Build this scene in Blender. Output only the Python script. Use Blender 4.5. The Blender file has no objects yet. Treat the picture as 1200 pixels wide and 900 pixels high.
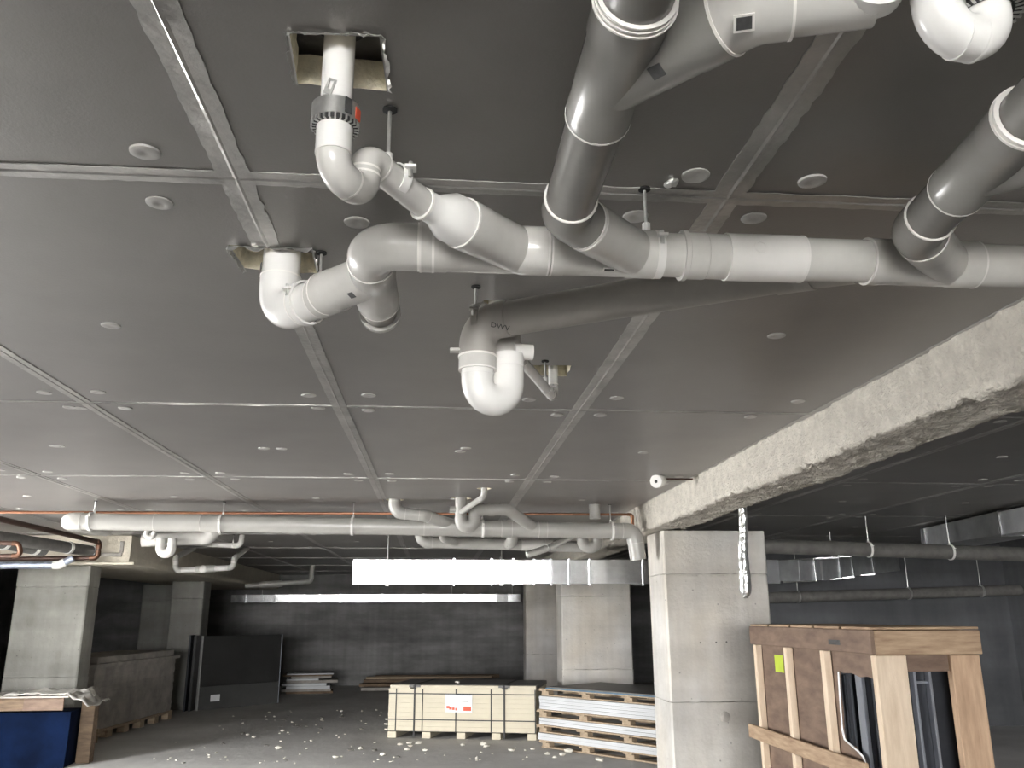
import bpy, bmesh, math, random
from mathutils import Vector, Matrix, noise
R = random.Random(7)
PI = math.pi
SC = bpy.context.scene
COL = SC.collection

# ------------------------------------------------------------------ camera
cam_d = bpy.data.cameras.new('camera'); cam = bpy.data.objects.new('camera', cam_d); COL.objects.link(cam)
cam_d.sensor_width = 36.0; cam_d.lens = 30.0; cam_d.clip_end = 200
rot = Matrix.Rotation(math.radians(-5.029), 3, 'Z') @ Matrix.Rotation(math.radians(105.195), 3, 'X') @ Matrix.Rotation(math.radians(-0.25), 3, 'Z')
cam.matrix_world = Matrix.Translation((0, 0, 1.70)) @ rot.to_4x4()
SC.camera = cam
# ------------------------------------------------------------------ sky, exposure
world = bpy.data.worlds.new('overcast_sky'); SC.world = world; world.use_nodes = True
bg = world.node_tree.nodes['Background']
bg.inputs[0].default_value = (1.0, 0.995, 0.985, 1); bg.inputs[1].default_value = 3.4
SC.view_settings.view_transform = 'Standard'; SC.view_settings.look = 'None'
SC.view_settings.exposure = 4.0; SC.view_settings.gamma = 1.0
SC.view_settings.use_curve_mapping = False
SC.cycles.use_denoising = True
SC.cycles.max_bounces = 10; SC.cycles.diffuse_bounces = 6
# portals in the two open sides of the basement, behind and left of the viewer (they guide the sky's light, they add none)
for nm, loc, rz, wd in (('rear_opening_portal', (-2.15, -14.0, 1.42), 0, 8.3), ('side_opening_portal', (-6.3, 7.6, 1.42), -90, 1.8)):
    pd = bpy.data.lights.new(nm, 'AREA'); pd.shape = 'RECTANGLE'; pd.size = wd; pd.size_y = 2.8; pd.cycles.is_portal = True
    po = bpy.data.objects.new(nm, pd); COL.objects.link(po); po.location = loc; po.rotation_euler = (math.radians(90), 0, math.radians(rz))

# ------------------------------------------------------------------ materials
MATS = {}
def mat(name, col, rough=0.6, metal=0.0, var=0.0, scale=6.0, bump=0.0, bscale=60.0, col2=None, detail=5.0, stretch=None, spec=0.5):
    m = bpy.data.materials.new(name); m.use_nodes = True; MATS[name] = m
    nt = m.node_tree; n = nt.nodes; l = nt.links
    b = n['Principled BSDF']
    b.inputs['Base Color'].default_value = (*col, 1); b.inputs['Roughness'].default_value = rough
    b.inputs['Metallic'].default_value = metal
    b.inputs['Specular IOR Level'].default_value = spec
    tc = n.new('ShaderNodeTexCoord'); mp = n.new('ShaderNodeMapping'); l.new(tc.outputs['Object'], mp.inputs['Vector'])
    if stretch: mp.inputs['Scale'].default_value = stretch
    if var > 0 or col2:
        nz = n.new('ShaderNodeTexNoise'); nz.inputs['Scale'].default_value = scale; nz.inputs['Detail'].default_value = detail
        nz.inputs['Roughness'].default_value = 0.62
        l.new(mp.outputs['Vector'], nz.inputs['Vector'])
        cr = n.new('ShaderNodeValToRGB'); l.new(nz.outputs['Fac'], cr.inputs['Fac'])
        c2 = col2 if col2 else tuple(max(0, c * (1 - var)) for c in col)
        c1 = col if col2 else tuple(min(1, c * (1 + var * 0.6)) for c in col)
        cr.color_ramp.elements[0].position = 0.32; cr.color_ramp.elements[0].color = (*c2, 1)
        cr.color_ramp.elements[1].position = 0.68; cr.color_ramp.elements[1].color = (*c1, 1)
        l.new(cr.outputs['Color'], b.inputs['Base Color'])
    if bump > 0:
        n2 = n.new('ShaderNodeTexNoise'); n2.inputs['Scale'].default_value = bscale; n2.inputs['Detail'].default_value = 4
        l.new(mp.outputs['Vector'], n2.inputs['Vector'])
        bp = n.new('ShaderNodeBump'); bp.inputs['Strength'].default_value = bump; bp.inputs['Distance'].default_value = 0.02
        l.new(n2.outputs['Fac'], bp.inputs['Height']); l.new(bp.outputs['Normal'], b.inputs['Normal'])
    return m
mat('pvc_light', (0.82, 0.80, 0.77), 0.27, var=0.05, scale=8)
mat('pvc', (0.63, 0.617, 0.585), 0.22, var=0.07, scale=9)
mat('pvc_white', (0.82, 0.81, 0.785), 0.27, var=0.04, scale=7)
mat('pvc_rim', (0.86, 0.84, 0.80), 0.3)
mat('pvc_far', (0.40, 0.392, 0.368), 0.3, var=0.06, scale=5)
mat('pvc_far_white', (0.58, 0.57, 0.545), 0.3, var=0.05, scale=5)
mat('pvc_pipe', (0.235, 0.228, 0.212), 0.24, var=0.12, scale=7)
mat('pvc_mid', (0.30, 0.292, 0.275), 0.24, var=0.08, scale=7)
mat('pvc_dark', (0.38, 0.362, 0.332), 0.42, var=0.10, scale=6)
mat('board_foil', (0.225, 0.214, 0.203), 0.38, metal=0.25, var=0.10, scale=1.6, bump=0.05, bscale=140)
mat('board_core', (0.80, 0.74, 0.58), 0.9, var=0.2, scale=25, bump=0.4, bscale=70)
mat('foil_tape', (0.42, 0.412, 0.395), 0.33, metal=0.6, var=0.28, scale=5, bump=0.2, bscale=40)
mat('washer', (0.50, 0.49, 0.47), 0.5, var=0.1, scale=30)
mat('slab', (0.20, 0.19, 0.175), 0.9, var=0.4, scale=5, bump=0.3, bscale=20)
mat('black_void', (0.02, 0.02, 0.02), 0.9, var=0.2)
mat('spray', (0.58, 0.545, 0.48), 0.95, var=0.16, scale=14, bump=0.9, bscale=55)
mat('concrete_shaded', (0.40, 0.395, 0.365), 0.88, col2=(0.28, 0.276, 0.25), scale=2.2, bump=0.2, bscale=30, detail=8)  # darker concrete with the shading of the left pillars put into its colour
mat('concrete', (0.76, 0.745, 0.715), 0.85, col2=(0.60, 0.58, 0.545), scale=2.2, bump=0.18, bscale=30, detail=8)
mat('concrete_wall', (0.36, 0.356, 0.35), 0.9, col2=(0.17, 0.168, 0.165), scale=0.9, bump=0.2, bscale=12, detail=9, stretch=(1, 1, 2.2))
mat('floor_concrete', (0.70, 0.692, 0.675), 0.85, col2=(0.52, 0.513, 0.498), scale=0.9, bump=0.25, bscale=9, detail=10)
mat('galvanised', (0.72, 0.73, 0.74), 0.17, metal=0.85, var=0.16, scale=7, bump=0.08, bscale=8)
mat('zinc', (0.62, 0.62, 0.60), 0.35, metal=0.8, var=0.15, scale=30)
mat('galvanised_dull', (0.36, 0.37, 0.38), 0.5, metal=0.35, var=0.2, scale=6)
mat('copper', (0.33, 0.16, 0.095), 0.32, metal=0.85, var=0.25, scale=8)
mat('lagging_dark', (0.15, 0.145, 0.135), 0.7, var=0.25, scale=9)
mat('copper_joint', (0.13, 0.065, 0.04), 0.35, metal=0.6, var=0.4, scale=16)
mat('copper_dark', (0.075, 0.042, 0.032), 0.45, metal=0.4, var=0.3, scale=10)
mat('rubber_black', (0.03, 0.03, 0.03), 0.6, var=0.2)
mat('label_red', (0.75, 0.12, 0.06), 0.5, var=0.1)
mat('label_white', (0.85, 0.85, 0.86), 0.45, var=0.03)
mat('label_dark', (0.07, 0.07, 0.07), 0.5, var=0.3, scale=90)
mat('pine_brown', (0.56, 0.39, 0.26), 0.65, col2=(0.38, 0.25, 0.16), scale=3, bump=0.15, bscale=40, stretch=(9, 9, 1.2), detail=8)
mat('pine', (0.74, 0.61, 0.47), 0.65, col2=(0.60, 0.47, 0.335), scale=3, bump=0.15, bscale=40, stretch=(9, 9, 1.2))
mat('pine_side', (0.48, 0.35, 0.23), 0.65, col2=(0.27, 0.175, 0.11), scale=4, detail=9, bump=0.15, bscale=40, stretch=(1.2, 1.2, 9))
mat('plywood', (0.22, 0.15, 0.108), 0.7, col2=(0.12, 0.078, 0.056), scale=5, stretch=(1, 1, 3), detail=8)
mat('pallet_wood', (0.52, 0.41, 0.29), 0.8, col2=(0.34, 0.26, 0.18), scale=5, stretch=(1, 6, 6), bump=0.2)
mat('old_wood', (0.24, 0.17, 0.11), 0.85, col2=(0.12, 0.085, 0.06), scale=5, stretch=(1, 6, 6), bump=0.2)
mat('cream_board', (0.66, 0.60, 0.465), 0.4, var=0.06, scale=3, bump=0.12, bscale=7)
mat('white_board', (0.62, 0.635, 0.65), 0.5, var=0.05, scale=3)
mat('blue_sheet', (0.10, 0.20, 0.30), 0.5, var=0.2, scale=4)
mat('grey_cover', (0.17, 0.165, 0.155), 0.5, var=0.2, scale=3)
mat('strap', (0.025, 0.025, 0.025), 0.5, var=0.1)
mat('blue_tarp', (0.0022, 0.008, 0.030), 0.85, var=0.4, scale=3, bump=0.3, bscale=6, spec=0.08)
mat('plastic_sheet', (0.62, 0.60, 0.56), 0.35, var=0.2, scale=6, bump=0.3, bscale=20)
mat('fibre_board', (0.42, 0.392, 0.36), 0.9, var=0.3, scale=4, bump=0.3, bscale=18)
mat('dark_glass', (0.042, 0.042, 0.041), 0.28, var=0.25, scale=1.5)
mat('dark_panel_low', (0.085, 0.086, 0.083), 0.4, var=0.2, scale=2)
mat('aluminium', (0.60, 0.60, 0.58), 0.4, metal=0.6, var=0.1)
mat('black_metal', (0.035, 0.038, 0.045), 0.35, metal=0.3, var=0.2)
mat('steel_grey', (0.30, 0.32, 0.36), 0.35, metal=0.5, var=0.1)
mat('sticker_green', (0.50, 0.62, 0.06), 0.5, var=0.1)
mat('foam', (0.80, 0.77, 0.68), 0.9, var=0.12, scale=20)
mat('grit', (0.20, 0.19, 0.17), 0.9, var=0.4, scale=20)
mat('lagging', (0.40, 0.44, 0.54), 0.3, metal=0.55, var=0.3, scale=14, bump=0.4, bscale=40)
mat('crumpled_foil', (0.78, 0.78, 0.76), 0.3, metal=0.85, var=0.1, bump=0.4, bscale=22)
mat('beam_cream', (0.66, 0.61, 0.51), 0.9, var=0.10, scale=5, bump=0.3, bscale=30)

def weather(name, streak, pits, bands, tint=None):
    """vertical run marks, pour bands and air-hole pits on a cast concrete material"""
    m = MATS[name]; nt = m.node_tree; n = nt.nodes; l = nt.links; b = n['Principled BSDF']
    src = b.inputs['Base Color'].links[0].from_socket
    tc = n.new('ShaderNodeTexCoord')
    def layer(scale_vec, scale, lo, hi, c0, c1, kind='noise'):
        nonlocal src
        mp = n.new('ShaderNodeMapping'); mp.inputs['Scale'].default_value = scale_vec; l.new(tc.outputs['Object'], mp.inputs['Vector'])
        if kind == 'noise':
            t = n.new('ShaderNodeTexNoise'); t.inputs['Scale'].default_value = scale; t.inputs['Detail'].default_value = 6; f = t.outputs['Fac']
        else:
            t = n.new('ShaderNodeTexVoronoi'); t.inputs['Scale'].default_value = scale; f = t.outputs['Distance']
        l.new(mp.outputs['Vector'], t.inputs['Vector'])
        cr = n.new('ShaderNodeValToRGB'); cr.color_ramp.elements[0].position = lo; cr.color_ramp.elements[1].position = hi
        cr.color_ramp.elements[0].color = (*c0, 1); cr.color_ramp.elements[1].color = (*c1, 1); l.new(f, cr.inputs['Fac'])
        mx = n.new('ShaderNodeMix'); mx.data_type = 'RGBA'; mx.blend_type = 'MULTIPLY'; mx.inputs[0].default_value = 1.0
        l.new(src, mx.inputs[6]); l.new(cr.outputs['Color'], mx.inputs[7]); src = mx.outputs[2]
    k = 1 - streak; layer((7, 7, 0.35), 1.0, 0.35, 0.65, (k, k, k), (1, 1, 1))
    k = 1 - bands; layer((0.15, 0.15, 3.0), 1.0, 0.40, 0.60, (k, k, k), (1, 1, 1))
    layer((1, 1, 1), 9.0, 0.04, 0.09, (1 - pits,) * 3, (1, 1, 1), 'voronoi')
    if tint: layer((1.2, 1.2, 0.7), 1.0, 0.42, 0.66, (1, 1, 1), tint)
    l.new(src, b.inputs['Base Color'])
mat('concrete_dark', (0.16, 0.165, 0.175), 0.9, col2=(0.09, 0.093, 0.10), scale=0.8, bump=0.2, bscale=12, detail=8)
mat('floor_low_bounce', (0.34, 0.333, 0.322), 0.9, var=0.3, scale=12, bump=0.4, bscale=60)  # dark tone chosen so the unseen near floor bounces less light
weather('concrete', 0.12, 0.45, 0.14, (1.0, 0.95, 0.87))
weather('concrete_shaded', 0.15, 0.45, 0.18)
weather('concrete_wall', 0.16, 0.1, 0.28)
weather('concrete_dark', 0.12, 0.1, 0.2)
weather('floor_concrete', 0.0, 0.45, 0.0)

# ------------------------------------------------------------------ mesh helpers
def V(*a): return Vector(a[0] if len(a) == 1 else a)
def obj(name, verts, faces, m, parent=None, smooth=True, mats=None, fmat=None, angle=40):
    me = bpy.data.meshes.new(name); me.from_pydata([tuple(v) for v in verts], [], faces)
    for mm in (mats or [m]): me.materials.append(MATS[mm])
    if fmat:
        for p, k in zip(me.polygons, fmat): p.material_index = k
    me.update()
    bm = bmesh.new(); bm.from_mesh(me); bmesh.ops.recalc_face_normals(bm, faces=bm.faces); bm.to_mesh(me); bm.free()
    if smooth:
        me.shade_smooth(); me.set_sharp_from_angle(angle=math.radians(angle))
    return link(name, me, parent)
def link(name, me, parent=None):
    o = bpy.data.objects.new(name, me); COL.objects.link(o)
    if parent is not None:
        o.parent = parent
        w = Matrix.Identity(4); q = parent
        ch = []
        while q: ch.append(q.matrix_basis); q = q.parent
        for b in reversed(ch): w = w @ b
        o.matrix_basis = w.inverted()     # world-space vertices, parent kept at its base
    return o
def tag(o, label, cat, group=None, kind=None):
    o['label'] = label
    if cat: o['category'] = cat
    if group: o['group'] = group
    if kind: o['kind'] = kind
    return o
def thing(name, label, cat, loc=(0, 0, 0), group=None):
    o = bpy.data.objects.new(name, None); COL.objects.link(o); o.location = loc; o.empty_display_size = 0.1
    return tag(o, label, cat, group)
def frame(d):
    d = d.normalized(); a = V(0, 0, 1) if abs(d.z) < 0.9 else V(1, 0, 0)
    u = d.cross(a).normalized(); return u, d.cross(u).normalized()
def lathe_data(p, d, prof, seg=28):
    p = V(p); d = V(d).normalized(); u, w = frame(d); vs = []; fs = []
    for t, r in prof:
        for k in range(seg):
            a = 2 * PI * k / seg; vs.append(p + d * t + (u * math.cos(a) + w * math.sin(a)) * r)
    for i in range(len(prof) - 1):
        for k in range(seg):
            k2 = (k + 1) % seg; fs.append((i * seg + k, i * seg + k2, (i + 1) * seg + k2, (i + 1) * seg + k))
    fs.append(tuple(range(seg))); fs.append(tuple(range((len(prof) - 1) * seg, len(prof) * seg)))
    return vs, fs
def lathe(name, p, d, prof, m, parent=None, seg=28):
    vs, fs = lathe_data(p, d, prof, seg); return obj(name, vs, fs, m, parent)
def ring(name, p, d, ri, ro, w, m, parent=None, seg=28):
    """a band round an axis: open in the middle"""
    p = V(p); d = V(d).normalized(); u, q = frame(d); vs = []; fs = []
    prof = [(-w / 2, ri), (-w / 2, ro), (w / 2, ro), (w / 2, ri)]
    for t, r in prof:
        for k in range(seg):
            a = 2 * PI * k / seg; vs.append(p + d * t + (u * math.cos(a) + q * math.sin(a)) * r)
    for i in range(4):
        j = (i + 1) % 4
        for k in range(seg):
            k2 = (k + 1) % seg; fs.append((i * seg + k, i * seg + k2, j * seg + k2, j * seg + k))
    return obj(name, vs, fs, m, parent)
def tube(name, a, b, r, m, parent=None, seg=28):
    a = V(a); b = V(b); return lathe(name, a, b - a, [(0, r), ((b - a).length, r)], m, parent, seg)
def sweep(name, pts, rad, m, parent=None, seg=26):
    pts = [V(p) for p in pts]; n = len(pts); vs = []; fs = []
    rad = rad if isinstance(rad, (list, tuple)) else [rad] * n
    u = None
    for i, p in enumerate(pts):
        t = (pts[min(i + 1, n - 1)] - pts[max(i - 1, 0)]).normalized()
        if u is None: u, _ = frame(t)
        else: u = (u - t * u.dot(t)).normalized()
        w = t.cross(u)
        for k in range(seg):
            a = 2 * PI * k / seg; vs.append(p + (u * math.cos(a) + w * math.sin(a)) * rad[i])
    for i in range(n - 1):
        for k in range(seg):
            k2 = (k + 1) % seg; fs.append((i * seg + k, i * seg + k2, (i + 1) * seg + k2, (i + 1) * seg + k))
    fs.append(tuple(range(seg))); fs.append(tuple(range((n - 1) * seg, n * seg)))
    return obj(name, vs, fs, m, parent)
def arc(a, c, b, rb, n=9):
    """fillet at corner c between a and b: (tangent in, arc points, tangent out, dirs)"""
    a, c, b = V(a), V(c), V(b); d1 = (c - a).normalized(); d2 = (b - c).normalized()
    th = d1.angle(d2); t = rb * math.tan(th / 2); s = c - d1 * t; e = c + d2 * t
    nrm = (d2 - d1 * d2.dot(d1)).normalized(); ctr = s + nrm * rb
    return [ctr - nrm * rb * math.cos(th * k / n) + d1 * rb * math.sin(th * k / n) for k in range(n + 1)], d1, d2
def run(parent, pts, r, rb, m='pvc', em=None, socket=0.9, seg=26, rims=True, grow=1.07, rim_m='pvc_rim', names=('pipe', 'elbow')):
    """pipes along straight stretches, an elbow fitting with two sockets on each corner"""
    pts = [V(p) for p in pts]; cur = pts[0]
    rbs = rb if isinstance(rb, (list, tuple)) else [rb] * (len(pts) - 2)
    for i in range(1, len(pts) - 1):
        ap, d1, d2 = arc(pts[i - 1], pts[i], pts[i + 1], rbs[i - 1])
        if (ap[0] - cur).dot(d1) > 0.002: tube(names[0], cur, ap[0], r, m, parent, seg)
        s = socket * r
        ep = [ap[0] - d1 * s] + ap + [ap[-1] + d2 * s]
        e = sweep(names[1], ep, r * grow, em or m, parent, seg)
        if rims:
            ring('socket_rim', ep[0], d1, r * 0.98, r * (grow + 0.016), 0.0045, rim_m, e, seg)
            ring('socket_rim', ep[-1], d2, r * 0.98, r * (grow + 0.016), 0.0045, rim_m, e, seg)
        cur = ap[-1]
    if (pts[-1] - cur).length > 0.002: tube(names[0], cur, pts[-1], r, m, parent, seg)
def wye(parent, p, d, L, tj, bd, bl, r, rb=None, m='pvc', rim_m='pvc_rim'):
    p = V(p); d = V(d).normalized(); bd = V(bd).normalized(); rb = rb or r
    g = 1.07
    w = lathe('wye_fitting', p, d, [(0, r * (g + .03)), (0.03, r * (g + .03)), (0.034, r * g), (L - 0.075, r * g), (L - 0.07, r * (g + .035)), (L, r * (g + .035))], m, parent)
    j = p + d * tj
    lathe('branch_arm', j, bd, [(0, rb * g), (bl - 0.06, rb * g), (bl - 0.055, rb * (g + .03)), (bl, rb * (g + .03))], m, w)
    ring('socket_rim', p, d, r * .98, r * (g + .045), 0.0045, rim_m, w)
    ring('socket_rim', p + d * L, d, r * .98, r * (g + .045), 0.0045, rim_m, w)
    ring('socket_rim', j + bd * bl, bd, rb * .98, rb * (g + .045), 0.0045, rim_m, w)
    return w
def coupling(parent, p, d, L, r, m='pvc', name='coupling', rim_m='pvc_light', g=1.07):
    p = V(p); d = V(d).normalized()
    c = lathe(name, p, d, [(0, r * g), (L, r * g)], m, parent)
    ring('socket_rim', p, d, r * .98, r * (g + .016), 0.0045, rim_m, c); ring('socket_rim', p + d * L, d, r * .98, r * (g + .016), 0.0045, rim_m, c)
    return c
def open_end(parent, p, d, L, r, m='pvc', name='pipe_stub'):
    return lathe(name, p, d, [(0, r), (L, r), (L, r * .86), (L - 0.06, r * .86)], m, parent)
def box_data(x0, x1, y0, y1, z0, z1, bev=0.0):
    bm = bmesh.new(); bmesh.ops.create_cube(bm, size=1)
    for v in bm.verts: v.co = V((x0 + x1) / 2 + v.co.x * (x1 - x0), (y0 + y1) / 2 + v.co.y * (y1 - y0), (z0 + z1) / 2 + v.co.z * (z1 - z0))
    if bev > 0: bmesh.ops.bevel(bm, geom=bm.edges[:], offset=bev, segments=1, affect='EDGES')
    bm.verts.index_update(); vs = [v.co.copy() for v in bm.verts]; fs = [tuple(v.index for v in f.verts) for f in bm.faces]; bm.free()
    return vs, fs
def box(name, x0, x1, y0, y1, z0, z1, m, parent=None, bev=0.004, xf=None):
    vs, fs = box_data(x0, x1, y0, y1, z0, z1, bev)
    if xf: vs = [xf @ v for v in vs]
    return obj(name, vs, fs, m, parent, smooth=False)
def xform(x, y, z, deg): return Matrix.Translation((x, y, z)) @ Matrix.Rotation(math.radians(deg), 4, 'Z')
def sticker(parent, p, nrm, along, w, h, m='label_dark'):
    """small printed label stuck on a fitting"""
    n = V(nrm).normalized(); a = V(along); a = (a - n * a.dot(n)).normalized(); b = n.cross(a); p = V(p)
    c = [p + a * sx * w / 2 + b * sy * h / 2 for sx, sy in ((-1, -1), (1, -1), (1, 1), (-1, 1))]
    vs = [q - n * .002 for q in c] + [q + n * .0008 for q in c]
    return obj('sticker', vs, [(0, 1, 2, 3), (4, 5, 6, 7), (0, 1, 5, 4), (1, 2, 6, 5), (2, 3, 7, 6), (3, 0, 4, 7)], m, parent, smooth=False)

CZ = 2.76      # underside of the ceiling boards
# ================================================================== SETTING
tag(box('floor_unseen', -6.4, 9.6, -14.1, 6.0, -0.25, 0, 'floor_low_bounce', bev=0), 'unseen floor under and behind the viewer, darkened to cut bounced light', 'floor', kind='structure')  # out of view, kept dark to hold down bounce on the pipes
tag(box('ground_outside', -60, 40, -80, -14.1, -0.25, 0, 'floor_concrete', bev=0), 'unseen pale ground added outside the open rear side to bounce daylight in', 'ground', kind='structure')  # added out of view, pale so it throws skylight into the room
tag(box('ground_side', -60, -6.4, -14.1, 6.0, -0.25, 0, 'floor_concrete', bev=0), 'unseen pale ground added outside the left opening', 'ground', kind='structure')  # added out of view beyond the left walls
tag(box('floor', -9.6, 9.6, 6.0, 23.6, -0.25, 0, 'floor_concrete', bev=0), 'grey dusty concrete basement floor scattered with white crumbs', 'floor', kind='structure')
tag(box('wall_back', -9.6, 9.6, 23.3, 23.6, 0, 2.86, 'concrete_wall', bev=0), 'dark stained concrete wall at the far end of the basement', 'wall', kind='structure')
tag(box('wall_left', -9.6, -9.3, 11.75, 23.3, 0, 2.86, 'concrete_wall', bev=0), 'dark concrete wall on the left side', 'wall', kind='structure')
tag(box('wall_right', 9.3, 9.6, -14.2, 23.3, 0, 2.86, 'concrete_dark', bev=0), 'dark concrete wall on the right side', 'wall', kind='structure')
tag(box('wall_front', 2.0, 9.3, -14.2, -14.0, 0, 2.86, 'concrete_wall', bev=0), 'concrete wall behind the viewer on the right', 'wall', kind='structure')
tag(box('wall_side_far', -6.5, -6.3, 8.5, 11.75, 0, 2.86, 'concrete_wall', bev=0), 'unseen concrete wall piece left of the blue crate', 'wall', kind='structure')  # unseen, its end set to keep side daylight off the left pillar
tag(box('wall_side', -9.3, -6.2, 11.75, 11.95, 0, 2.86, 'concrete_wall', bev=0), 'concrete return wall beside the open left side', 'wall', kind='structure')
tag(box('wall_near', -6.5, -6.3, -14.2, 6.7, 0, 2.86, 'concrete_wall', bev=0), 'unseen concrete wall beside the viewer on the left', 'wall', kind='structure')  # unseen, reaches far enough to keep side daylight off the near pipes
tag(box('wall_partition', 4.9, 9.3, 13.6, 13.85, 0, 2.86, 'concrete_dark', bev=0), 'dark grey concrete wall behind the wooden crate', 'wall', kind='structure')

cl = [(-6.5, -14.2), (9.6, -14.2), (9.6, 23.6), (-9.6, 23.6), (-9.6, 11.75), (-6.5, 11.75)]
ceiling = tag(obj('ceiling', [(x, y, 2.86) for x, y in cl] + [(x, y, 3.1) for x, y in cl], [tuple(range(6)), tuple(range(6, 12))] + [(i, (i + 1) % 6, 6 + (i + 1) % 6, 6 + i) for i in range(6)], 'slab', smooth=False), 'ceiling of grey foil-faced insulation boards with taped joints and round fixing washers', 'ceiling', kind='structure')
SX = [0.765 + 1.278 * k for k in range(-7, 7)]          # board joints running away from the viewer
SY = [1.975 + 2.415 * k for k in range(-3, 10)]         # joints across
TH = 0.07
def jag(pts, amp=0.004, n=7, seed=0):
    rr = random.Random(seed); out = []
    for i in range(len(pts)):
        a, b = V(pts[i]), V(pts[(i + 1) % len(pts)])
        k = n if (b - a).length > 0.05 else 1
        for q in range(k):
            t = q / k; c = a.lerp(b, t)
            if q: c += V(rr.uniform(-amp, amp), rr.uniform(-amp, amp), 0)
            out.append(c)
    return out
def circ(x, y, r, n=14): return [V(x + r * math.cos(2 * PI * k / n), y + r * math.sin(2 * PI * k / n), 0) for k in range(n)]
HOLES = {   # (column, row) -> loops cut through the board
    (6, 2): [jag([(-0.297, 1.402, 0), (-0.122, 1.398, 0), (-0.117, 1.578, 0), (-0.306, 1.568, 0)], seed=1)],
    (6, 3): [jag([(0.40, 3.565, 0), (0.575, 3.56, 0), (0.58, 3.735, 0), (0.41, 3.735, 0)], seed=2), jag([(0.148, 2.785, 0), (0.290, 2.785, 0), (0.290, 2.935, 0), (0.148, 2.935, 0)], seed=5)],
    (6, 5): [circ(0.22, 7.99, 0.10), circ(0.40, 7.33, 0.065), circ(-0.40, 8.12, 0.085)],
}
def board(ci, ri):
    g = 0.003
    x0, x1, y0, y1 = SX[ci] + g, SX[ci + 1] - g, SY[ri] + g, SY[ri + 1] - g
    outer = [V(x0, y0, 0), V(x1, y0, 0), V(x1, y1, 0), V(x0, y1, 0)]
    if (ci, ri) == (5, 3):     # notch for the second drop, cut out of the joint of two boards
        nt = jag([(x1, 2.395, 0), (-0.63, 2.388, 0), (-0.62, 2.585, 0)], seed=3)[:-5]
        outer = [V(x0, y0, 0), V(x1, y0, 0)] + nt[:14] + [V(x1, 2.59, 0), V(x1, y1, 0), V(x0, y1, 0)]
    if (ci, ri) == (6, 3):
        nt = jag([(x0, 2.592, 0), (-0.395, 2.583, 0), (-0.385, 2.388, 0)], seed=4)[:14]
        outer = [V(x0, y0, 0), V(x1, y0, 0), V(x1, y1, 0), V(x0, y1, 0)] + nt + [V(x0, 2.395, 0)]
    bm = bmesh.new(); es = []
    for loop in [outer] + HOLES.get((ci, ri), []):
        vs = [bm.verts.new((p.x, p.y, CZ)) for p in loop]
        for i in range(len(vs)): es.append(bm.edges.new((vs[i], vs[(i + 1) % len(vs)])))
    bmesh.ops.triangle_fill(bm, use_beauty=True, use_dissolve=False, edges=es)
    bot = bm.faces[:]
    r = bmesh.ops.extrude_face_region(bm, geom=bot)
    for v in [e for e in r['geom'] if isinstance(e, bmesh.types.BMVert)]: v.co.z += TH
    bmesh.ops.recalc_face_normals(bm, faces=bm.faces[:])
    for f in bm.faces: f.material_index = 0 if abs(f.normal.z) > 0.5 else 1
    me = bpy.data.meshes.new('ceiling_board'); bm.to_mesh(me); bm.free()
    me.materials.append(MATS['board_foil']); me.materials.append(MATS['board_core'])
    return link('ceiling_board', me, ceiling)
shared = None
for ci in range(len(SX) - 1):
    for ri in range(len(SY) - 1):
        if ci < 2 and ri < 7: continue
        if (ci, ri) in ((5, 3), (6, 2), (6, 3), (6, 5)): board(ci, ri); continue
        if shared is None:
            shared = board(ci, ri); sx0, sy0 = SX[ci], SY[ri]; continue
        o = bpy.data.objects.new('ceiling_board', shared.data); COL.objects.link(o); o.parent = ceiling
        o.location = (SX[ci] - sx0, SY[ri] - sy0, R.uniform(-0.002, 0.001))
def torn_lip(a, b, seed, drop=0.012, fan=0.01):
    rr = random.Random(seed); a, b = V(*a, 0), V(*b, 0); n = 16; vs = []; fs = []
    nd = V(-(b - a).y, (b - a).x, 0).normalized()
    for k in range(n + 1):
        p = a.lerp(b, k / n); d = drop * rr.uniform(.2, 1)
        vs += [(p.x, p.y, CZ - .0006), (p.x + nd.x * fan * rr.uniform(.2, 1), p.y + nd.y * fan * rr.uniform(.2, 1), CZ - d)]
        vs += [(p.x - nd.x * .004, p.y - nd.y * .004, CZ - .0012)]
    for k in range(n): fs += [(3 * k, 3 * k + 1, 3 * k + 4, 3 * k + 3), (3 * k + 2, 3 * k, 3 * k + 3, 3 * k + 5)]
    o = obj('torn_foil', vs, fs, 'foil_tape', ceiling, smooth=False); md = o.modifiers.new('thickness', 'SOLIDIFY'); md.thickness = 0.0008
torn_lip((-0.122, 1.398), (-0.297, 1.402), 11); torn_lip((-0.117, 1.578), (-0.122, 1.398), 12, .008); torn_lip((-0.297, 1.402), (-0.306, 1.568), 13, .006)
torn_lip((-0.385, 2.39), (-0.63, 2.39), 14, .02, .012); torn_lip((-0.63, 2.39), (-0.62, 2.585), 15, .014); torn_lip((-0.393, 2.585), (-0.385, 2.388), 16, .022)
for sx_, sy_, sr_ in ((-0.208, 1.467, .055), (-0.485, 2.46, .085), (.505, 3.645, .04)): ring('pipe_sleeve', (sx_, sy_, 2.845), (0, 0, 1), sr_ * .7, sr_, 0.03, 'rubber_black', ceiling)
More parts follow.
